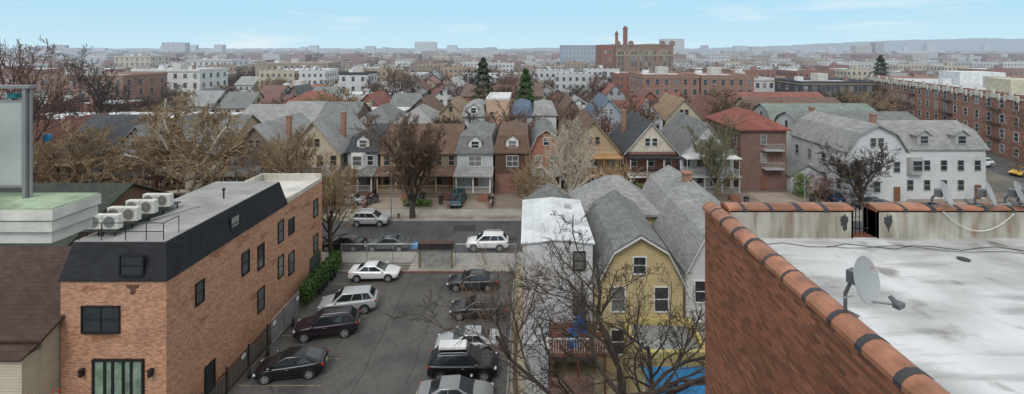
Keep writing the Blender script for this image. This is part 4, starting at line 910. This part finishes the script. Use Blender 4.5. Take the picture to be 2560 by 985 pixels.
car('suv',-19.9,57.5,0,ps,'silver utility vehicle parked across the street',rails=True,grp=G2); car('sedan',-31,57.5,0,pw_,'white sedan parked across the street',grp=G2)
G3='cars parked in driveways'
car('van',-10.1,65.2,-92,pt_,'dark teal minivan in a driveway',grp=G3); car('sedan',-16.3,66,-90,pg,'grey sedan in a driveway',grp=G3); car('sedan',-25.7,65,180,ps,'silver sedan before grey house',grp=G3)
G4='cars on the cross street'
car('sedan',87,80,195,pym,'yellow taxi on the cross street',grp=G4,cat='taxi'); car('suv',85.5,86,195,pw_,'white car parked on the cross street',grp=G4); car('sedan',89,92,195,pw_,'white sedan on the cross street',grp=G4); car('sedan',48,63.5,180,pg,'dark car parked by the white house',grp=G4); car('suv',44,66.5,90,paint('dark_blue',(.03,.05,.10)),'dark blue car in a driveway',grp=G3)
# ---------------------------------------------------------------- street furniture
def lamp(x,y,h,label):
    T=thing('street_lamp',label,'street lamp',(x,y,0)); b=B(); b.tube((0,0,0),(0,0,h),.09,.05,8,0,True); b.tube((0,0,0),(0,0,.5),.16,.12,8,0,True); part('pole',b,metalg,T)
    b=B(); b.path([(0,0,h-.1),(0,-.5,h+.35),(0,-1.3,h+.5)],.035,6); part('arm',b,metalg,T); b=B(); b.tube((0,-1.2,h+.47),(0,-1.75,h+.5),.11,.07,8,0,True); part('lamp_head',b,M('lamp_head',(.4,.4,.4)),T)
lamp(-17.8,59.2,6,'grey steel street lamp at the far kerb'); lamp(36,59.2,7,'curved arm street lamp near brick house'); lamp(-50,59.2,7,'steel street lamp behind bare tree')
def bin_(x,y,m,lb):
    T=thing('wheelie_bin',lb,'bin',(x,y,.1)); b=B(); b.ext([(-.25,.0),(-.3,.95),(.3,.95),(.25,0)],-.28,.28,'Y'); part('body',b,m,T); b=B(); b.ext([(-.33,.96),(-.3,1.06),(.3,1.06),(.33,.96)],-.33,.33,'Y'); part('lid',b,dark,T)
for x in(-22.5,-21.8,-12.4,-5.2,.2,24,31,41): bin_(x,64.5+R.uniform(-.5,1.5),M('bin_grey',(.09,.10,.10)),'dark plastic bin in front yard')
T=thing('fire_hydrant','black fire hydrant with silver cap at the kerb','hydrant',(-16.9,59.4,.1)); b=B(); b.tube((0,0,0),(0,0,.65),.12,.11,8,0,True); b.tube((-.2,0,.45),(.2,0,.45),.06,n=8,cap=True); part('body',b,blk,T); b=B(); b.tube((0,0,.65),(0,0,.8),.13,.04,8,0,True); part('cap',b,metalg,T)
for i,x in enumerate((-28.2,-22.8,-10.9,-5.2,.4,5.6,14.4,23)):
    b=B(); b.box(-.12,.12,62.8,67,.1,.9); single('low_yard_wall',b,b_red,'low brick wall between front yards','wall',(x,0,0),0,'low walls between front yards')
T=thing('flag','green black and gold saltire flag hung on white house','flag',(45.9,65.9,3.5)); b=B()
w,h=1.3,.8
b.poly([(0,0,0),(w,0,0),(w/2,0,h/2)],0);b.poly([(w,0,h),(0,0,h),(w/2,0,h/2)],0);b.poly([(0,0,h),(0,0,0),(w/2,0,h/2)],1);b.poly([(w,0,0),(w,0,h),(w/2,0,h/2)],1)
for (a,c) in(((0,0),(w,h)),((0,h),(w,0))):
    d=Vector((c[0]-a[0],0,c[1]-a[1])).normalized(); nn=Vector((-d.z,0,d.x))*.07; A=Vector((a[0],-.01 if a[1]==0 else -.013,a[1]));C=Vector((c[0],A.y,c[1])); b.poly([A-nn,C-nn,C+nn,A+nn],2)
part('cloth',b,[M('flag_green',(.01,.25,.05)),blk,M('flag_gold',(.75,.55,.02))],T)
# ---------------------------------------------------------------- filler city
def clash(x0,x1,y0,y1): return any(x0<f[1] and x1>f[0] and y0<f[3] and y1>f[2] for f in FOOT)
wcols=[('white',(.62,.62,.61)),('cream',(.50,.44,.33)),('grey',(.36,.37,.38)),('tan',(.36,.26,.17)),('brown',(.20,.14,.10)),('brick',(.27,.11,.075)),('pale',(.54,.55,.55))]
rcols=[('grey',sh_grey),('light grey',sh_lg),('charcoal',sh_dk),('brown',sh_br),('grey',sh_grey),('maroon',sh_mar),('tan',sh_tan),('light grey',sh_lg),('red',sh_red),('brown',sh_br)]
items=[]
yrow=112
while yrow<900:
    x=-1.2*yrow+R.uniform(0,8)
    while x<1.25*yrow:
        flat=R.random()<(.08 if yrow<170 else .25 if yrow<300 else .38)
        w=R.uniform(7,9) if not flat else R.uniform(12,24); d=R.uniform(10,13) if not flat else R.uniform(12,18)
        if not clash(x,x+w,yrow,yrow+d) and R.random()<(.93 if yrow<420 else .8): items.append((yrow+R.uniform(-1,1),x,w,d,flat))
        x+=w+(R.uniform(.8,2.5) if R.random()<.85 else 12)
    yrow+= 15 if (yrow//15)%2 else 27
items.sort(key=lambda t:t[0]); 
roofw=M('far_roof_white',(.58,.59,.60)); roofd=M('far_roof_dark',(.18,.18,.18))
def mini(b,x,y,w,d,h,rh,mode,mw,mr):
    if mode=='flat': b.box(x,x+w,y,y+d,0,h,mw); b.box(x+.3,x+w-.3,y+.3,y+d-.3,h+.01,h+.1,mr); b.box(x,x+w,y,y+.3,h,h+.6,mw);b.box(x+w*.4,x+w*.4+2,y+3,y+5,h+.1,h+2,mw)
    elif mode=='Y':
        b.ext([(x,0),(x,h),(x+w/2,h+rh),(x+w,h),(x+w,0)],y,y+d,'Y',mw)
        b2=B(); slab(b2,[(x,h),(x+w/2,h+rh),(x+w,h)],.15,.4,y-.4,y+d+.3,'Y'); k=len(b.v); b.v+=b2.v; b.f+=[tuple(i+k for i in f) for f in b2.f]; b.m+=[mr]*len(b2.f)
    else:
        b.ext([(y,0),(y,h),(y+d/2,h+rh),(y+d,h),(y+d,0)],x,x+w,'X',mw)
        b2=B(); slab(b2,[(y,h),(y+d/2,h+rh),(y+d,h)],.15,.4,x-.3,x+w+.3,'X'); k=len(b.v); b.v+=b2.v; b.f+=[tuple(i+k for i in f) for f in b2.f]; b.m+=[mr]*len(b2.f)
cnt=0
stuff=B(); smats=[wmat('far_'+n,c,bw=2.6,rh=3) for n,c in wcols]+[sh_grey,sh_lg,sh_dk,sh_br,sh_mar,roofw,roofd]
for (y,x,w,d,flat) in items:
    wi=R.randrange(7); 
    if flat: wi=R.choice([0,1,5,5,3,5,6]); h=R.choice([6.5,9,10,12.5,12.5]) if y>170 else 6.5
    else: h=R.uniform(5.6,6.6)
    if y>500 and flat: h=R.choice([9,12,14,17])
    rh=R.uniform(2.6,4.2); mode='flat' if flat else R.choice('YYX')
    if cnt<240 :
        rn,rm=R.choice(rcols); b=B(); mini(b,-w/2,0,w,d,h,rh,mode,0,1)
        o=single('apartment_building' if flat else 'house',b,[wmat('far_'+wcols[wi][0],wcols[wi][1],bw=2.6,rh=3),roofw if flat else rm],(wcols[wi][0]+' flat roofed apartment building on hazy block') if flat else (wcols[wi][0]+' house with '+rn+' shingle roof on hazy block'),'building' if flat else 'house',(x+w/2,y,0),0,'buildings on the blocks beyond'); cnt+=1
    else: mini(stuff,x,y,w,d,h,rh,mode,wi,R.choice([12,12,13]) if flat else R.choice([7,8,9,10,11,7,8]))
for i in range(1500):
    y=900+1700*R.random()**1.2; x=R.uniform(-1.2,1.25)*y; w=R.uniform(14,60); h=R.choice([8,10,12,12,14,16,18,20]) if R.random()<.965 else R.uniform(26,46)
    mini(stuff,x,y,w,15,h,3,'flat',R.randrange(7),R.choice([12,13]))
o=part('distant_city_buildings',stuff,smats,None); o['kind']='stuff'; o['label']='hazy mass of distant low city buildings'; o['category']='buildings'
names={'tallfar':'tall bare tree among rooftops','roundfar':'round bare tree among rooftops','widefar':'wide bare tree among rooftops'}
for i in range(280):
    y=84+200*R.random()**.8 if i<210 else R.uniform(260,380); x=R.uniform(-1.15,1.15)*y
    if clash(x-1,x+1,y-1,y+1): y=R.choice([86,90,95,114,116,138,141]) 
    vk=R.choice(['tallfar','roundfar','widefar','roundfar']); s=R.uniform(.7,1.0) if vk=='tallfar' else R.uniform(.85,1.25)
    if vk=='widefar': s*=.85
    tree(vk,x,y,s*.95,s*R.uniform(.85,1.0),m=R.choice([bk_br,bk_dk,bk_rd]),m2=R.choice([bk_br,bk_br,bk_rd,bk_tan,bk_dk]),rz=R.uniform(0,6),label=names[vk],group='bare trees among the rooftops')
tree('widefar',-42,150,1.45,1.5,m=bk_dk,m2=bk_br,label='large spreading bare tree above rooftops'); tree('widefar',-3,165,1.4,1.35,m=bk_br,m2=bk_rd,rz=2,label='large bare tree above rooftops')
tree('roundfar',-46,112,1.5,1.3,m=bk_dk,m2=bk_tan,label='large spreading bare tree above rooftops'); tree('roundfar',72,180,1.7,1.6,m=bk_dk,m2=bk_br,rz=2,label='large bare tree behind brick apartments')
tb=B()
for i in range(2000):
    y=270+1500*R.random()**1.5; x=R.uniform(-1.2,1.2)*y; r=R.uniform(3.5,6.5); z=R.uniform(7,10.5)
    for k in range(40 if y<600 else 26):
        v=Vector((R.gauss(0,1),R.gauss(0,1),R.gauss(0,1))).normalized()*r*R.random()**.4; p=Vector((x+v.x,y+v.y,z+v.z*.8)); u=Vector((R.gauss(0,1),R.gauss(0,.5),R.gauss(0,1))).normalized()*R.uniform(.5,1.4); q=u.orthogonal().normalized()*.35
        tb.poly([p-u,p+q,p+u])
    tb.tube((x,y,0),(x,y,z),.25,.15,3)
o=part('distant_bare_trees',tb,M('far_twigs',(.13,.10,.08),var=.3,scale=.02),None); o['kind']='stuff'; o['label']='hazy mass of distant bare trees';o['category']='trees'
from mathutils import noise
hb=B(); n=240
def hz(x): 
    t=(x-900)/2000; t=max(0,min(1,t)); t=t*t*(3-2*t); return 34+62*t+7*noise.noise(Vector((x*.004,0,0)))+5*noise.noise(Vector((x*.03,1,0)))+4*noise.noise(Vector((x*.12,2,0)))
for i in range(n):
    x0=-3800+7600*i/n;x1=-3800+7600*(i+1)/n
    hb.poly([(x0,2700,0),(x1,2700,0),(x1,2900,hz(x1)),(x0,2900,hz(x0))]); hb.poly([(x0,2900,hz(x0)),(x1,2900,hz(x1)),(x1,3400,0),(x0,3400,0)])
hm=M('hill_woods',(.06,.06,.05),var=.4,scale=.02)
for nd in hm.node_tree.nodes:   # painted haze on the wooded hills, a darker tint than on the city
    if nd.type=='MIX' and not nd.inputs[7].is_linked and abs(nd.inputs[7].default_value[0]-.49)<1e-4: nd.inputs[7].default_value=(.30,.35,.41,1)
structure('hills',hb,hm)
# ---------------------------------------------------------------- sky + sun
W=bpy.data.worlds.new('World'); S.world=W; W.use_nodes=True; N=W.node_tree.nodes; Lk=W.node_tree.links; bg=N['Background']
el,az=rad(48),rad(200)
sk=N.new('ShaderNodeTexSky'); sk.sky_type='NISHITA'; sk.sun_disc=False; sk.sun_elevation=el; sk.sun_rotation=az; sk.altitude=50; sk.air_density=1; sk.dust_density=.6; sk.ozone_density=1.5
tc=N.new('ShaderNodeTexCoord'); mp=N.new('ShaderNodeMapping'); mp.inputs['Scale'].default_value=(1.6,1.6,11); mp.inputs['Location'].default_value=(.35,.1,.2); Lk.new(tc.outputs['Generated'],mp.inputs[0])
ns=N.new('ShaderNodeTexNoise'); ns.inputs['Scale'].default_value=1.7; ns.inputs['Detail'].default_value=8; ns.inputs['Roughness'].default_value=.58; Lk.new(mp.outputs[0],ns.inputs['Vector'])
def wr(src,a,b,c,d):
    mr=N.new('ShaderNodeMapRange'); mr.inputs[1].default_value=a; mr.inputs[2].default_value=b; mr.inputs[3].default_value=c; mr.inputs[4].default_value=d; Lk.new(src,mr.inputs[0]); return mr.outputs[0]
def wm_(a,b,f):
    m=N.new('ShaderNodeMix'); m.data_type='RGBA'
    for i,v in((6,a),(7,b),(0,f)):
        if hasattr(v,'links'): Lk.new(v,m.inputs[i])
        elif i==0: m.inputs[0].default_value=v
        else: m.inputs[i].default_value=(*v,1)
    return m.outputs[2]
sx=N.new('ShaderNodeSeparateXYZ'); Lk.new(tc.outputs['Generated'],sx.inputs[0])
c0=wm_(sk.outputs[0],(4.2,6.8,8.4),.93)
c0=wm_((5.4,7.3,8.3),c0,wr(sx.outputs[2],.0,.07,0,1))
c0=wm_(c0,(7.7,8.2,8.5),wr(ns.outputs['Fac'],.55,.74,0,.8))
c0=wm_(c0,(8.3,8.4,8.35),wr(sx.outputs[2],.16,.4,0,.92)) # unseen overcast overhead, added white to keep the light neutral
Lk.new(c0,bg.inputs[0]); bg.inputs[1].default_value=.112
sl=bpy.data.lights.new('sun','SUN'); sl.energy=1.4; sl.angle=rad(20); sl.color=(1,.965,.92); so=bpy.data.objects.new('sun',sl); COL.objects.link(so)
d=Vector((math.sin(az)*math.cos(el),math.cos(az)*math.cos(el),math.sin(el))); so.rotation_euler=d.to_track_quat('Z','Y').to_euler()
# ---------------------------------------------------------------- camera
cam=bpy.data.cameras.new('camera'); co=bpy.data.objects.new('camera',cam); COL.objects.link(co); co.location=(0,0,22); co.rotation_euler=(math.pi/2,0,0)
cam.sensor_width=36; cam.lens=16; cam.shift_x=-40/2560; cam.shift_y=-367/2560; cam.clip_start=.1; cam.clip_end=9000
S.camera=co
